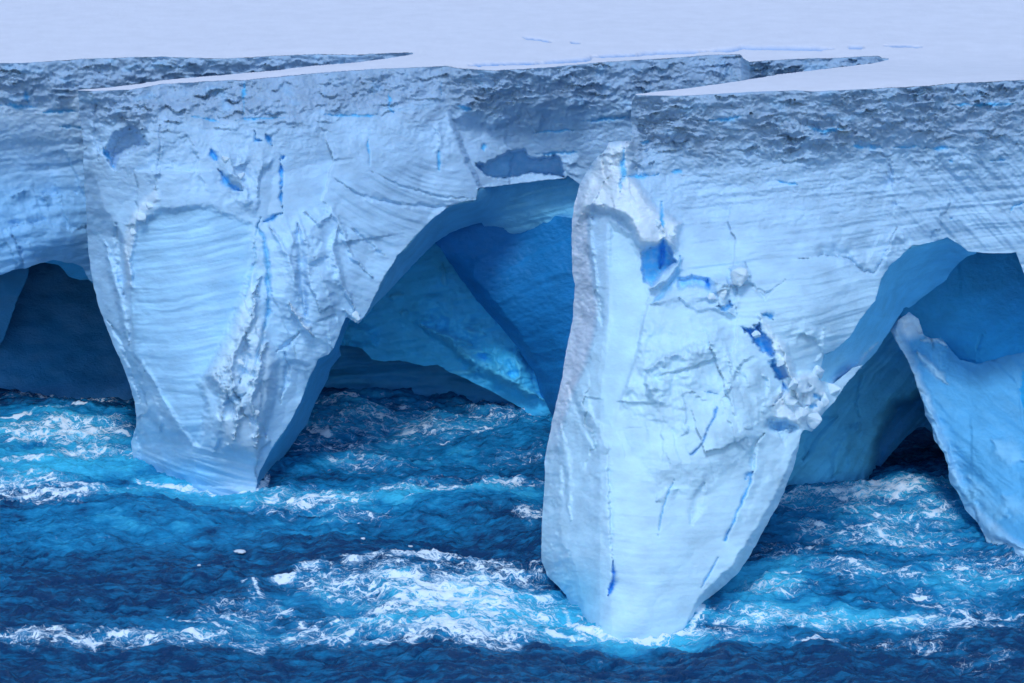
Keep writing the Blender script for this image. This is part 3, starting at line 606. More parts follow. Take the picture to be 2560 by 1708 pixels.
    # lip over the lower right plate
    r.step([(2006, 1078), (1990, 1062), (1960, 1048), (1930, 1045), (1914, 1062), (1908, 1085)][::-1], -1.5, 120, 4, 4)
    r.hole([(1918, 1052), (1965, 1052), (1985, 1066), (1960, 1078), (1925, 1075)], .8, 4, np.array([.3, .64, .9]))  # recess under the lip, overhang shade also put into its colour
    r.groove([(1908, 1085), (1887, 1110), (1882, 1160), (1884, 1180)], 5, .6); r.groove([(1884, 1180), (1870, 1190), (1862, 1200)], 7, .5, np.array([.15, .5, .88]))
    r.groove([(1882, 1185), (1870, 1220), (1848, 1270), (1826, 1320), (1811, 1353)], 3.0, .8, DEEP*.4+VEIN*.5, 4, False); r.step([(1811, 1353), (1848, 1265), (1882, 1185), (1890, 1110)], .35, 60, 3, 4)
    r.fold([(2010, 1080), (1985, 1130), (1950, 1210), (1890, 1320), (1830, 1410), (1740, 1500), (1700, 1600)], 2.2, 'right', 6)
    # plates and cracks over the middle
    pl = [(1791, 823), (1770, 850), (1664, 887), (1619, 919), (1614, 960), (1620, 1000), (1634, 1046)]
    r.step(pl[::-1], .9, 90, 4, 10); r.step([(1689, 944), (1715, 1008), (1718, 1078), (1690, 1110)], .4, 50, 4, 10); r.step([(1860, 840), (1800, 850), (1760, 880)], .3, 60)
    r.step([(1810, 930), (1830, 960), (1860, 900), (1905, 890)][::-1], .4, 50); r.step([(1900, 920), (1920, 960), (1912, 1010), (1900, 1060)], -.5, 50)
    mid = r.mask([(1630, 900), (1790, 830), (1900, 900), (1915, 1040), (1880, 1120), (1760, 1200), (1640, 1200), (1560, 1120), (1600, 1000)], 40)
    rubble(r, mid*.5, 441, 3.4, 1.5); rubble(r, mid*r.mask([(1800, 930), (1910, 930), (1910, 1080), (1860, 1180), (1780, 1100)], 30)*.5, 445, 1.1, .8)
    strata(r, mid, .8, .03, -.1, 447)
    r.groove([(1794, 1018), (1785, 1045), (1770, 1070), (1756, 1105), (1727, 1138)], 2.6, .55, np.array([.08, .34, .7]), 5, False); r.groove([(1760, 978), (1785, 982), (1796, 985)], 2.4, .35, np.array([.15, .45, .8]))
    r.groove([(1685, 1198), (1668, 1240), (1650, 1300), (1644, 1340)], 2.0, .35, np.array([.2, .55, .88]), 4); r.groove([(1797, 1391), (1775, 1430), (1750, 1474)], 2.4, .45, np.array([.15, .5, .88]), 4)
    r.groove([(1760, 1210), (1740, 1260), (1730, 1310)], 16, .3); r.groove([(1690, 1220), (1640, 1250)], 18, -.25)
    r.groove([(1533, 1404), (1534, 1440), (1530, 1468), (1520, 1490)], 5.5, 1.2, np.array([.03, .35, .88]), 3)
    r.groove([(1520, 1110), (1526, 1250), (1530, 1400)], 4, .25)
    r.groove([(1700, 745), (1740, 770), (1790, 765), (1840, 790)], 10, -.4); r.groove([(1630, 760), (1680, 740), (1740, 735), (1790, 745)], 22, -.5)
    # the bedded upper wall
    up = sst(360, 480, r.py)*sst(1640, 1760, r.px)*sst(960, 860, r.py)
    strata(r, up, 1.15, .16, .03, 451); strata(r, up, .38, .05, .03, 453)
    sl_ = sst(2180, 2240, r.px+(r.py-500)*-.1)*sst(300, 420, r.py)*sst(650, 600, r.py); q = (r.X*1.0+r.Z*.9); r.Y += sl_*(.22*perlin(q/1.1, r.Z/5, 461)+.10*perlin(q/.4, r.Z/3, 462))
    r.step([(2225, 340), (2232, 450), (2240, 560)], -.5, 60)
    ck = [(1997, 648), (2062, 640), (2104, 644), (2135, 659), (2158, 678), (2185, 682), (2211, 640), (2232, 596), (2242, 567)]
    r.groove(ck, 3, .5); r.step(ck[:6][::-1], -.6, 50, 4, 5); r.step(ck[5:], .6, 40, 4, 4); r.step([(2242, 567), (2262, 590), (2290, 615)], .5, 40, 4)
    r.groove([(1860, 650), (1880, 720), (1910, 745), (1960, 700)], 4, .35); r.groove([(1880, 715), (1912, 735)], 4, .3)
    r.step([(2060, 905), (2040, 850), (2010, 835), (1985, 860)], .6, 30, 4); r.groove([(2060, 820), (2056, 880), (2040, 905)], 6, -.3)
    r.step([(2140, 330), (2090, 345), (2040, 335), (1990, 325)][::-1], .9, 30, 4)
    for q, w_ in (([(2127, 366), (2165, 366), (2208, 369)], 5), ([(2230, 368), (2300, 366)], 3), ([(2310, 372), (2398, 369)], 3.5), ([(2370, 262), (2460, 262), (2550, 258)], 4), ([(2470, 403), (2514, 400)], 3.5), ([(1600, 355), (1625, 354)], 3), ([(1675, 432), (1708, 430)], 4),
                  ([(2373, 404), (2382, 408)], 4), ([(2560, 505), (2530, 520), (2522, 532)], 2), ([(1770, 300), (1820, 298), (1860, 290)], 4), ([(2010, 316), (2060, 328), (2110, 322)], 5), ([(1940, 453), (2000, 460)], 3), ([(2376, 545), (2380, 551)], 4)):
        r.groove(q, w_, .4, VEIN)
    low = sst(1380, 1480, r.py)*sst(1540, 1440, r.px); r.col += (np.array([.30, .74, .96])-r.col)*(low*.75)[:, None]
    allm = sst(420, 560, r.py); r.Y -= allm*(1-pan)*1.0*(facets(r.X/6+.3*fbm(r.X/3, r.Z/3, 7, 3), r.Z/8, 501, 2.2)-.2)
    strata(r, allm*(1-pan)*sst(1050, 1250, r.py), .7, .035, -.05, 97)
    micro(r, .015, 23); keep_face('front', r)
    r.build('ice_pillar', M_ICE, berg, 10, label='near pillar and cliff block, the largest and brightest, with blue holes in a diagonal line')
    # second arch: curved inner face
    xs = grid(2000, 2560, 3); ys = grid(560, 1090, 3)
    out = [(2240, 600), (2290, 590), (2370, 575), (2440, 600), (2440, 634), (2417, 642), (2400, 655), (2376, 682), (2365, 699), (2313, 739), (2273, 770), (2262, 768), (2233, 814), (2193, 877), (2158, 914), (2118, 957), (2088, 1000), (2060, 1032), (2038, 1060), (2020, 1030), (2020, 930), (2050, 880), (2110, 830), (2150, 775), (2170, 720), (2190, 670)]
    ctrl = on_face('front', [(2422, 628), (2368, 593), (2313, 610), (2256, 637), (2221, 667), (2205, 695), (2187, 751), (2152, 797), (2124, 843), (2084, 877), (2052, 920), (2040, 1000)])+[ (2376, 682, 302), (2313, 739, 302), (2262, 768, 301), (2233, 814, 299), (2193, 877, 297), (2158, 912, 295), (2118, 957, 292), (2084, 1006, 289.5), (2042, 1058, 286.5)]
    r = Relief(out, ctrl, xs, ys, 3); r.col[:] = np.array([.20, .64, .92]); r.col += (np.array([.34, .72, .94])-r.col)*sst(800, 950, r.py)[:, None]
    strata(r, 1.0, .8, .14, .05, 3); micro(r, .05, 4); r.groove([(2160, 785), (2190, 790), (2225, 788)], 4, .5); r.step([(2262, 768), (2233, 800), (2200, 850)], .3, 20, 4)
    r.groove([(2040, 990), (2090, 950), (2140, 900)], 5, -.5, ICE); r.groove([(2060, 1020), (2110, 945), (2150, 905), (2200, 850)], 5, -.5, ICE)
    tuck_behind('front', r); r.build('arch_ceiling', M_CAVE, berg, 6)
build_front()

def build_arch_two():
    # dark wall beyond the second arch
    xs = grid(2180, 2700, 4, None, 3400, 30); ys = grid(540, 1100, 4)
    r = Relief([(2200, 560), (3400, 500), (3400, 1100), (2400, 1130), (2380, 1100), (2345, 1000), (2320, 900), (2285, 830), (2240, 775)], [(2260, 780, 313), (2500, 600, 316), (2560, 700, 310), (2560, 900, 304), (2300, 1000, 311), (2450, 900, 307), (3400, 600, 306), (3400, 1000, 298), (2700, 1050, 296)], xs, ys, 0)
    r.col[:] = np.array([.05, .50, .88]); r.Y -= .4*facets(r.X/5, r.Z/5, 5, 1.8); micro(r, .06, 5); r.groove([(2465, 830), (2448, 850), (2446, 880)], 3, .4); r.groove([(2446, 900), (2410, 905), (2396, 930)], 3, .3)
    r.build('cave_wall', M_CAVE, berg, 3)
    # leaning slab with a torn white crest
    xs = grid(2200, 2660, 3, None, 3400, 25); ys = grid(770, 1640, 3)
    out = [(2227, 825), (2240, 806), (2258, 790), (2273, 781), (2296, 797), (2310, 837), (2328, 848), (2353, 845), (2371, 866), (2400, 900), (2440, 910), (2560, 880), (2800, 900), (3400, 950), (3400, 1600), (2900, 1540), (2700, 1490), (2560, 1425), (2510, 1395), (2468, 1355), (2445, 1308), (2411, 1273), (2399, 1239), (2378, 1210), (2371, 1193), (2368, 1160), (2359, 1135), (2336, 1101), (2330, 1067), (2312, 1040), (2310, 1010), (2302, 992), (2290, 952), (2267, 894), (2239, 854)]
    ctrl = [(2227, 825, 303), (2273, 785, 304), (2310, 840, 305), (2371, 866, 306.3), (2440, 910, 306.4), (2560, 890, 304), (2290, 952, 302.5), (2330, 1067, 301.5), (2371, 1193, 300), (2411, 1273, 298), Wt(2474, 1342, -.5), Wt(2560, 1387, 0), Wt(2700, 1450, 0), (2560, 1425, 287.6), (2700, 1490, 280), (2400, 1100, 299), (2480, 1200, 296), (2560, 1250, 293), (2560, 1050, 300), (3400, 1000, 290), Wt(3400, 1500, 3), (2440, 1000, 302), (2350, 950, 303.5)]
    r = Relief(out, ctrl, xs, ys, 4); r.col[:] = np.array([.14, .50, .80])
    cr = r.mask([(2220, 830), (2250, 770), (2300, 780), (2380, 860), (2360, 930), (2300, 900), (2270, 880)], 16)
    rubble(r, cr, 605, 1.4, .9); r.col += (np.array([.84, .92, .98])-r.col)*(cr*r.mask([(2220, 830), (2250, 770), (2300, 780), (2330, 830), (2270, 850)], 12))[:, None]
    r.groove([(2230, 840), (2262, 885), (2292, 950)], 8, -.3, np.array([.75, .88, .97])); r.groove([(2300, 850), (2340, 850), (2368, 870)], 6, -.4, np.array([.75, .88, .97])); r.groove([(2290, 880), (2330, 920), (2370, 960)], 10, -.5, np.array([.5, .78, .95]))
    eg = r.mask([(2225, 830), (2245, 800), (2300, 930), (2325, 1000), (2350, 1080), (2390, 1180), (2430, 1260), (2520, 1340), (2600, 1380), (2560, 1410), (2440, 1340), (2370, 1220), (2300, 1030)], 10); rubble(r, eg, 615, 1.2, .7); r.col += (np.array([.60, .82, .96])-r.col)*(eg*.8)[:, None]
    r.groove([(2305, 990), (2350, 1100), (2375, 1190), (2420, 1270), (2480, 1330), (2560, 1370)], 26, -.6, np.array([.35, .68, .92]), 3)
    for q in ([(2385, 1215), (2410, 1230), (2440, 1260)], [(2420, 1190), (2480, 1270), (2520, 1290)], [(2510, 1240), (2540, 1270), (2600, 1280)], [(2480, 1100), (2520, 1130), (2560, 1150)]): r.groove(q, 26, -.4, np.array([.27, .64, .90]), 4)
    r.Y -= .5*facets(r.X/4, r.Z/6, 6, 2); strata(r, 1.0, 1.4, .18, -.8, 4); strata(r, 1.0, .5, .05, -.5, 14); r.Y -= .25*facets(r.X/1.8, r.Z/2.8, 16, 2.2); micro(r, .05, 7)
    r.build('leaning_ice_slab', M_CAVE, berg, 5, label='leaning blue slab at the right edge with a torn white crest')
    # pale blue wall behind the near pillar, hollowed at the foot
    xs = grid(1760, 2440, 3); ys = grid(700, 1230, 3)
    out = [(1760, 1000), (2100, 700), (2440, 700), (2440, 1060), (2330, 1080), (2313, 1068), (2290, 1072), (2256, 1101), (2225, 1140), (2200, 1170), (2190, 1214), (2080, 1222), (2000, 1220), (1900, 1216), (1760, 1216)]
    ctrl = [(2260, 800, 314), (2150, 900, 313), (2050, 1050, 311), (1960, 1150, 309.5), (2300, 950, 315), (2300, 1060, 317), (2200, 1000, 314), (2200, 1150, 313.5), (2150, 1150, 311.5), Wt(2000, 1204, 0), Wt(2100, 1206, 0), Wt(1760, 1200, 0), (2440, 800, 318)]
    r = Relief(out, ctrl, xs, ys, 4); r.col[:] = np.array([.14, .66, .96])
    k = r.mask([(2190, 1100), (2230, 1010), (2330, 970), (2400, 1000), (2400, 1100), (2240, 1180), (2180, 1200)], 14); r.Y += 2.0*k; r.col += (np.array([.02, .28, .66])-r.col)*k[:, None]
    r.groove([(2156, 930), (2142, 980), (2140, 1020), (2150, 1040)], 3, .5); r.step([(2110, 1200), (2140, 1100), (2150, 1040)], .6, 40, 8); r.groove([(2080, 1190), (2110, 1110), (2150, 1060)], 20, -.7)
    r.groove([(2010, 1150), (2040, 1080), (2090, 1040)], 18, .6); strata(r, 1.0, 1.5, .2, 1.2, 8); strata(r, 1.0, .5, .06, 1.0, 18); r.Y -= .5*facets(r.X/3.5, r.Z/6, 6, 2); micro(r, .06, 7)
    r.build('cave_wall', M_CAVE, berg, 4)
build_arch_two()

# ------------------------------------------------------------------ broken blocks lodged in the faces
import bmesh
def block(which, px, py, size, seed, flat=(1, .8, 1), sink=.25):
    rs = np.random.RandomState(seed); g, fx, fy, fY = FACE[which]; Y = float(fY[((fx-px)**2+(fy-py)**2).argmin()])
    bm = bmesh.new(); n = 13; u = rs.randn(n, 3); u /= np.linalg.norm(u, axis=1)[:, None]; u *= (.75+.35*rs.rand(n, 1))
    u *= np.array(flat)*size/2; a = rs.rand()*3; c_, s_ = math.cos(a), math.sin(a)
    for p in u: bm.verts.new((p[0]*c_-p[2]*s_, p[1], p[0]*s_+p[2]*c_))
    h = bmesh.ops.convex_hull(bm, input=bm.verts[:]); bmesh.ops.delete(bm, geom=[v for v in bm.verts if not v.link_faces], context='VERTS')
    bmesh.ops.bevel(bm, geom=bm.edges[:], offset=.035*size, segments=1, affect='EDGES'); bmesh.ops.triangulate(bm, faces=bm.faces[:])
    bmesh.ops.subdivide_edges(bm, edges=bm.edges[:], cuts=2, use_grid_fill=True); bmesh.ops.triangulate(bm, faces=bm.faces[:])
    V = np.array([v.co[:] for v in bm.verts]); bm.verts.index_update(); F = np.array([[v.index for v in f.verts] for f in bm.faces]); bm.free()
    V += .035*size*fbm(V[:, 0]*2.1+seed, V[:, 2]*2.3+V[:, 1], seed, 3)[:, None]
    x, y, z = at(px, py, Y-size*.5*flat[1]+sink*size)
    make_mesh('ice_block', V+np.array([float(x), float(y), float(z)]), F, M_ICE, berg, np.tile([.74, .87, .96], (len(V), 1)), False)
for q in ((2030, 1050, 1.5, 1), (2062, 1000, 1.2, 2), (1996, 1036, 1.7, 3), (2018, 1000, 1.0, 4), (2084, 975, 1.3, 5), (1978, 1000, 1.2, 6), (2046, 930, 1.4, 7), (1850, 690, 1.6, 8), (1806, 735, 1.0, 9), (1778, 745, .8, 10), (1890, 835, .7, 11), (1950, 905, .8, 12),
          (1985, 962, 1.0, 13), (1640, 560, .8, 18), (1680, 590, .7, 20)):
    block('front', q[0], q[1], q[2]*1.15, q[3])
for q in ((352, 545, .9, 42), (336, 580, .8, 43), (372, 515, .7, 45), (560, 400, .8, 46), (600, 440, .8, 47), (888, 792, .9, 49), (600, 905, .8, 31), (640, 1035, .7, 36)):
    block('left', q[0], q[1], q[2]*1.15, q[3], (1, .55, 1.3), .2)

# ------------------------------------------------------------------ sea
def blob(px, py, cx, cy, rx, ry, p=1.0):
    d = ((px-cx)/rx)**2+((py-cy)/ry)**2; return np.exp(-d**p)
FEET = [(5, [(345, 1200), (352, 1206), (470, 1214), (560, 1216), (634, 1226), (668, 1195)]), (7, [(1405, 1500), (1440, 1556), (1523, 1577), (1620, 1580), (1725, 1568), (1755, 1528)])]
STROKES = [(16, [(613, 1475), (700, 1452), (861, 1420), (1000, 1410), (1193, 1399), (1353, 1420)]), (9, [(830, 1619), (1000, 1612), (1200, 1622), (1340, 1612), (1480, 1590)]), (6, [(0, 1612), (200, 1600), (330, 1592), (500, 1605), (640, 1612), (830, 1600)]),
 (5, [(415, 1526), (470, 1540), (540, 1568), (620, 1572), (680, 1560)]), (15, [(640, 1480), (700, 1520), (780, 1560), (830, 1610)]), (12, [(900, 1500), (1000, 1560), (1100, 1540), (1200, 1500)]), (5, [(1100, 1590), (1250, 1560), (1400, 1575), (1500, 1590)]), (9, [(900, 1450), (1000, 1470), (1090, 1450)]), (14, [(1000, 1490), (1120, 1480), (1230, 1500), (1330, 1485)]),
 (4, [(205, 1575), (232, 1598), (240, 1625)]), (4, [(130, 1600), (210, 1590), (260, 1600)]), (6, [(0, 1110), (90, 1095), (150, 1080), (250, 1085), (330, 1090)]), (8, [(0, 1155), (120, 1140), (220, 1120), (330, 1140)]), (4, [(0, 1060), (100, 1045), (200, 1035), (330, 1045)]), (6, [(0, 985), (100, 998), (180, 990), (240, 975), (320, 990)]),
 (4, [(0, 1200), (60, 1210), (100, 1232), (150, 1215), (270, 1215)]), (8, [(0, 1240), (70, 1255), (150, 1262), (200, 1250)]), (5, [(600, 1240), (700, 1235), (850, 1250), (930, 1250)]), (4, [(620, 1272), (660, 1258), (700, 1275), (800, 1280)]), (8, [(1100, 1240), (1150, 1212), (1250, 1230), (1340, 1225)]), (4, [(900, 1290), (1000, 1262), (1120, 1255)]),
 (10, [(760, 1075), (850, 1090), (900, 1075), (1010, 1065), (1060, 1050)]), (6, [(700, 1150), (780, 1130), (860, 1108), (930, 1120)]), (5, [(760, 1010), (850, 1005), (960, 1015)]), (5, [(1100, 1100), (1200, 1075), (1300, 1060)]), (6, [(1320, 1290), (1345, 1305), (1352, 1325)]),
 (6, [(1960, 1215), (2080, 1200), (2200, 1225), (2330, 1215)]), (6, [(2030, 1275), (2150, 1250), (2250, 1235)]), (10, [(2080, 1335), (2180, 1320), (2260, 1350), (2330, 1330)]), (5, [(1960, 1370), (2030, 1365), (2150, 1380), (2280, 1390)]), (7, [(1740, 1560), (1900, 1530), (2100, 1545), (2300, 1535), (2560, 1560)]), (6, [(2150, 1500), (2350, 1490), (2430, 1520), (2560, 1510)]),
 (6, [(2300, 1420), (2400, 1430), (2560, 1450)]), (5, [(1900, 1600), (2100, 1590), (2200, 1610)]), (7, [(1425, 1560), (1480, 1575), (1600, 1582), (1740, 1572)]), (5, [(1860, 1480), (1930, 1440), (2000, 1450)])]
def build_sea():
    xi = np.arange(-47, 47.01, .115); yi = np.arange(246, 352, .22)
    g = np.array([.6, 1.4, 3, 6, 12, 25, 50, 100, 200, 400, 800, 1600, 3000, 5000.])
    xs = np.concatenate([-47-g[::-1], xi, 47+g]); ys = np.concatenate([[-4000., -1500, -500, -100, 100, 180, 220, 236, 242, 245], yi, 352+g])
    X, Y = np.meshgrid(xs, ys); px, py = to_px(X, Y, 0*X)
    wx = X+1.2*fbm(X/6, Y/6, 3, 3); wy = Y+1.2*fbm(X/6, Y/6, 4, 3)
    fade = sst(120, 50, np.abs(X))*sst(500, 360, Y)*sst(150, 240, Y)
    def ridge(a, b, s, o=4): 
        r = 0; am = 1; t = 0
        for k in range(o): r = r+am*(1-2.4*np.abs(perlin(a, b, s+k*9))); t += am; am *= .5; a = a*2.1+5; b = b*2.0-3
        return r/t
    zz = .95*perlin(wx/16+.2*wy/9, wy/12, 11)+.50*ridge(wx/7.5+wy/30, wy/5.0, 12, 4)+.22*ridge(wx/2.6, wy/1.7-wx/9, 15, 3)+.06*ridge(wx/1.0, wy/.8, 21, 2)
    calm = 1-.6*sst(1000, 950, py)
    Z = (zz-.25)*1.5*fade*calm
    # keep the troughs and crests gentle where the pillars stand
    # --- where foam gathers (density) and where air-filled water is turquoise, with crests painted lighter
    f = np.zeros_like(X)+.06
    qx = px+34*fbm(X/5, Y/7, 201, 4); qy = py+15*fbm(X/5, Y/6, 202, 4, .6)
    for a in ((1180, 1500, 330, 62, 1.0), (1250, 1440, 170, 30, .8), (900, 1470, 170, 45, .75), (820, 1580, 260, 34, .75), (1150, 1590, 260, 28, .95), (620, 1530, 170, 40, .6), (400, 1595, 330, 22, .72), (120, 1600, 170, 22, .7), (1400, 1540, 90, 40, .7),
              (760, 1245, 170, 26, .85), (1130, 1225, 220, 26, .7), (880, 1280, 120, 14, .6), (1330, 1300, 40, 26, .8), (1500, 1240, 200, 14, .4),
              (60, 1215, 150, 32, .85), (120, 1250, 160, 20, .8), (170, 1085, 180, 22, .9), (240, 1125, 110, 18, .9), (60, 1150, 120, 14, .75), (200, 990, 170, 14, .65), (120, 1010, 160, 10, .6), (380, 1230, 130, 8, .45),
              (1000, 1060, 260, 45, .62), (850, 1110, 130, 24, .75), (1250, 1030, 150, 40, .6), (950, 1150, 200, 30, .5), (820, 1015, 90, 10, .6), (1250, 1140, 130, 22, .55),
              (2150, 1235, 250, 24, .75), (2080, 1270, 200, 26, .7), (2250, 1330, 160, 45, .8), (2330, 1280, 100, 24, .7), (1950, 1390, 130, 40, .5), (2450, 1420, 160, 50, .65), (2200, 1440, 200, 30, .6), (2060, 1330, 90, 20, .6),
              (2000, 1545, 300, 24, .8), (2350, 1550, 260, 24, .8), (1900, 1480, 140, 26, .65), (1600, 1578, 180, 9, 1.1), (2400, 1500, 200, 26, .6), (1800, 1580, 180, 16, .7), (2250, 1610, 200, 20, .55), (2450, 1660, 150, 26, .4), (1500, 1640, 300, 18, .25)):
        f = np.maximum(f, .74*a[4]*blob(qx, qy, a[0], a[1], a[2]*1.1, a[3]*1.25, 1.1))
    for w_, pts in FEET:
        d, _, tt = pdist(px, py, pts); f = np.maximum(f, .95*np.exp(-(d/(1.5*w_))**2))
    for w_, pts in STROKES:
        d, _, tt = pdist(qx, qy, pts); f = np.maximum(f, (.55+.7*perlin(px/70, py/30, 211))*np.exp(-(d/(w_*np.clip(np.minimum(tt, 1-tt)*5, .3, 1)))**2))
    f = f+.20*np.clip(zz, -1, 1)*sst(.1, .5, f)+.22*fbm(X/3.2, Y/2.6, 91, 4)*sst(.05, .4, f)
    f += .10*fbm(X/5, Y/4, 93, 3)
    dark = np.maximum(blob(px, py, 300, 1680, 900, 45, 2)*.9, np.maximum(blob(px, py, 950, 1355, 380, 38, 2), np.maximum(blob(px, py, 300, 1430, 420, 50, 2)*.5, blob(px, py, 1300, 1680, 700, 40, 2))))
    f -= .22*dark
    f = np.clip(f, 0, 1.1)
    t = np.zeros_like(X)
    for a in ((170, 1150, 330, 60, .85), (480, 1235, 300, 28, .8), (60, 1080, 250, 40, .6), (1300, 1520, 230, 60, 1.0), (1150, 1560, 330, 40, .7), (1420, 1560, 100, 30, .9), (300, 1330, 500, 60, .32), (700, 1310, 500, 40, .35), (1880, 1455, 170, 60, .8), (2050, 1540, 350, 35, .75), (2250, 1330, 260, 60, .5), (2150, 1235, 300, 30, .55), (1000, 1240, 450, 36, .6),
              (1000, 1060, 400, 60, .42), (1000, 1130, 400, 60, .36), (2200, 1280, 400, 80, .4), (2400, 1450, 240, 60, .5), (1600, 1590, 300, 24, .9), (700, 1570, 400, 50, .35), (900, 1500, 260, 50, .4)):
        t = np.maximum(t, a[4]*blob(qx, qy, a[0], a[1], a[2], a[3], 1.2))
    t = np.clip(t+.35*fbm(X/4.5, Y/3.5, 95, 4)*sst(0, .3, t)+.12*zz*(t > .1), 0, 1)  # wave height lightens the colour at crests, standing in for wave shading
    n, m = X.shape; V = np.stack([X, Y, Z], -1).reshape(-1, 3); i = np.arange(n*m).reshape(n, m)
    F = np.stack([i[:-1, :-1], i[:-1, 1:], i[1:, 1:], i[1:, :-1]], -1).reshape(-1, 4)
    # material
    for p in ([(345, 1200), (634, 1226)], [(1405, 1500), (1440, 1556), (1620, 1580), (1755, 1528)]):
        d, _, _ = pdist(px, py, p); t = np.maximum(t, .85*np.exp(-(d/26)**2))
    ma, tr, b = new_mat('cold_sea_water'); L = tr.links.new
    geo = N(tr, 'ShaderNodeNewGeometry'); af = N(tr, 'ShaderNodeAttribute', attribute_name='foam'); aa = N(tr, 'ShaderNodeAttribute', attribute_name='aerated_crest_light')
    def math_(op, a, b_=None, c=None):
        q = N(tr, 'ShaderNodeMath', operation=op)
        for j, v in enumerate((a, b_, c)):
            if v is None: continue
            if isinstance(v, (int, float)): q.inputs[j].default_value = v
            else: L(v, q.inputs[j])
        return q.outputs[0]
    def noise(scale, sc3, detail, rough, dist=0.0, vec=None):
        mp = N(tr, 'ShaderNodeMapping'); mp.inputs['Scale'].default_value = sc3; L(vec or geo.outputs['Position'], mp.inputs[0])
        q = N(tr, 'ShaderNodeTexNoise'); q.inputs['Scale'].default_value = scale; q.inputs['Detail'].default_value = detail; q.inputs['Roughness'].default_value = rough; q.inputs['Distortion'].default_value = dist
        L(mp.outputs[0], q.inputs[0]); return q
    warp = noise(.5, (1, 1, 1), 3, .5); wv = N(tr, 'ShaderNodeVectorMath', operation='MULTIPLY_ADD'); L(warp.outputs['Color'], wv.inputs[0]); wv.inputs[1].default_value = (2.2, 2.2, 0); L(geo.outputs['Position'], wv.inputs[2])
    def web(scale, sc3, s_, dist=.4):
        q = noise(scale, sc3, 5, .55, dist, wv.outputs[0]); return math_('MULTIPLY', math_('ABSOLUTE', math_('SUBTRACT', q.outputs[0], .5)), s_)
    w1 = web(.40, (.75, 1.25, .6), 7.0); w2 = web(1.0, (.8, 1.3, .5), 7.0); w3 = web(2.6, (.8, 1.2, .5), 6.0, .8)
    patch = noise(.9, (.8, 1.3, 1), 7, .62, .3, wv.outputs[0]); spk = noise(7, (1, 1, 1), 5, .75)
    dd = math_('ADD', math_('MULTIPLY_ADD', af.outputs['Fac'], 1.45, -.25), math_('MULTIPLY', math_('SUBTRACT', patch.outputs[0], .5), 1.7))
    ddc = math_('MINIMUM', math_('MAXIMUM', dd, 0.0), 1.2)
    def sm(v, a, b_):
        q = N(tr, 'ShaderNodeMapRange', interpolation_type='SMOOTHSTEP'); q.inputs[1].default_value = a; q.inputs[2].default_value = b_; L(v, q.inputs[0]); return q.outputs[0]
    l1 = sm(math_('SUBTRACT', math_('MULTIPLY', ddc, .36), w1), 0, .20); l2 = sm(math_('SUBTRACT', math_('MULTIPLY', ddc, .36), w2), 0, .24); l3 = sm(math_('SUBTRACT', math_('MULTIPLY', ddc, .36), w3), 0, .28)
    fill = math_('MULTIPLY', sm(ddc, .55, 1.2), .38)
    inv = math_('MULTIPLY', math_('SUBTRACT', 1.0, l1), math_('SUBTRACT', 1.0, math_('MULTIPLY', l2, .85)))
    inv = math_('MULTIPLY', inv, math_('MULTIPLY', math_('SUBTRACT', 1.0, math_('MULTIPLY', l3, .55)), math_('SUBTRACT', 1.0, fill)))
    fs = math_('MINIMUM', math_('MULTIPLY', math_('SUBTRACT', 1.0, inv), math_('MULTIPLY_ADD', spk.outputs[0], 1.3, .42)), 1.0)
    v2 = math_('SUBTRACT', ddc, .25)
    shade_mot = noise(.8, (.5, 1.5, 1), 9, .70, .15)  # mottling puts light and dark of the ripples into the water colour
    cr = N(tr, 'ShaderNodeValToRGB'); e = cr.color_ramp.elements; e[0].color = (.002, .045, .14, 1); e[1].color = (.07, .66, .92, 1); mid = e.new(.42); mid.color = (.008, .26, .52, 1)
    L(math_('ADD', math_('ADD', aa.outputs['Fac'], math_('MULTIPLY', math_('SUBTRACT', shade_mot.outputs[0], .47), 1.7)), math_('MULTIPLY', ddc, .30)), cr.inputs[0])
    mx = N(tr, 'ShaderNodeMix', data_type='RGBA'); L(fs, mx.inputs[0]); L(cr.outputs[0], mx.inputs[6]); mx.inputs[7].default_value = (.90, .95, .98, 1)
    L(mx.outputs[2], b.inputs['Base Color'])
    rg = N(tr, 'ShaderNodeMapRange'); rg.inputs[3].default_value = .12; rg.inputs[4].default_value = .85; L(fs, rg.inputs[0]); L(rg.outputs[0], b.inputs['Roughness'])
    b.inputs['IOR'].default_value = 1.33; b.inputs['Specular IOR Level'].default_value = .5
    r1 = noise(1.3, (.8, 1.7, 1), 9, .66, .1); r2 = noise(7, (1, 1.5, 1), 4, .6)
    hh = math_('ADD', math_('MULTIPLY', r1.outputs[0], 1.0), math_('MULTIPLY', r2.outputs[0], .22)); hh = math_('ADD', hh, math_('MULTIPLY', fs, .18))
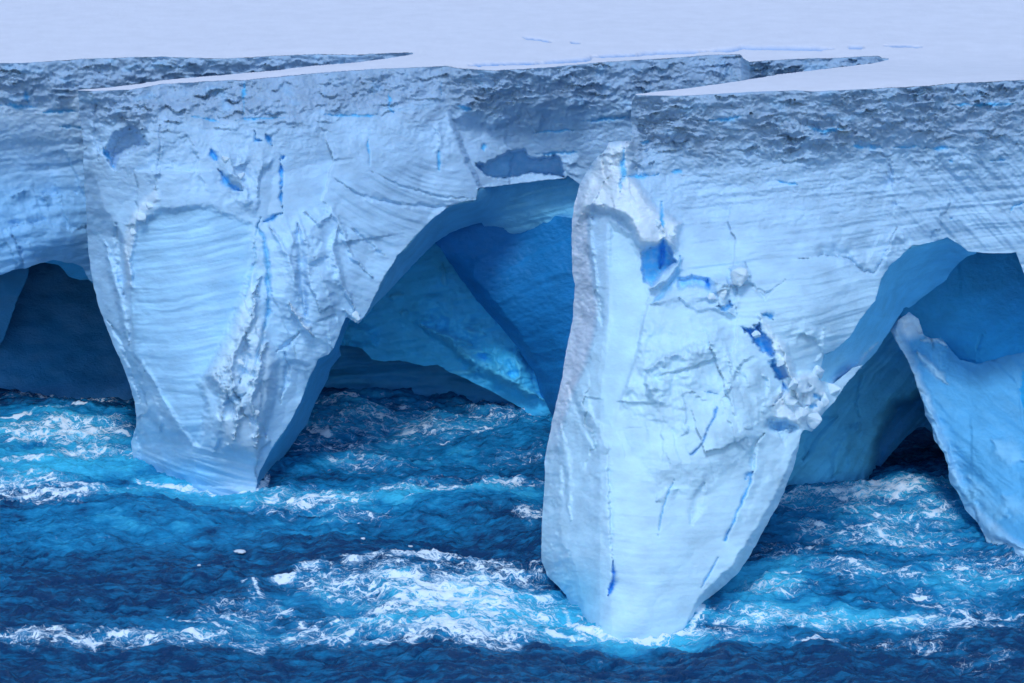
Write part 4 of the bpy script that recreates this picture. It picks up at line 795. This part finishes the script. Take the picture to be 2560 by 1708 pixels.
    bp = N(tr, 'ShaderNodeBump'); L(math_('MULTIPLY_ADD', fs, -.75, .9), bp.inputs['Strength']); bp.inputs['Distance'].default_value = .45; L(hh, bp.inputs['Height']); L(bp.outputs[0], b.inputs['Normal'])
    o = make_mesh('sea', V, F, ma, None, None, True, {'foam': f.ravel(), 'aerated_crest_light': t.ravel()}); o['kind'] = 'structure'
    def height(x, y):
        a = np.abs(xs-x).argmin(); c = np.abs(ys-y).argmin(); return Z[c, a]
    return height
sea_z = build_sea()

# ------------------------------------------------------------------ drifting ice
def floe(px, py, L_, W_, H_, seed, label):
    rs = np.random.RandomState(seed); Y = float(on_water(px, py)); X = float(at(px, py, Y)[0]); z0 = float(sea_z(X, Y))
    nu, nv = 26, 9; V = []; F = []
    for j in range(nv):
        ph = math.pi*j/(nv-1)
        for i in range(nu):
            a = 2*math.pi*i/nu; k = 1+.22*math.sin(2*a+seed)+.16*math.sin(3*a+seed*2)+.10*math.sin(7*a+seed)
            q = abs(math.sin(ph))**.6*k*(1+.06*rs.randn()); zz_ = math.cos(ph); zz_ = (abs(zz_)**.7)*(1 if zz_ > 0 else -1)
            V.append((L_/2*q*math.cos(a), W_/2*q*math.sin(a), H_*(zz_*.75+.30*math.sin(2*a+seed*1.7)*max(zz_, 0)+.1)))
    for j in range(nv-1):
        for i in range(nu):
            F.append((j*nu+i, (j+1)*nu+i, (j+1)*nu+(i+1) % nu, j*nu+(i+1) % nu))
    o = make_mesh('ice_floe', np.array(V), np.array(F), M_FLOE, None, np.tile([.86, .9, .95], (len(V), 1)), True)
    o.location = (X, Y, z0+.1); o['label'] = label; o['category'] = 'ice floe'; o['group'] = 'small ice floes on the open water'
floe(601, 1387, .95, .8, .13, 3, 'largest white ice floe, flat and long, on dark water between the two pillars')
floe(908, 1370, .42, .4, .08, 5, 'small white ice floe right of the largest floe on dark water')
floe(1026, 1380, .34, .3, .08, 8, 'tiny white ice floe nearest the near pillar on dark water')
floe(498, 1433, .34, .3, .07, 11, 'small pale ice floe drifting in front of the largest floe')
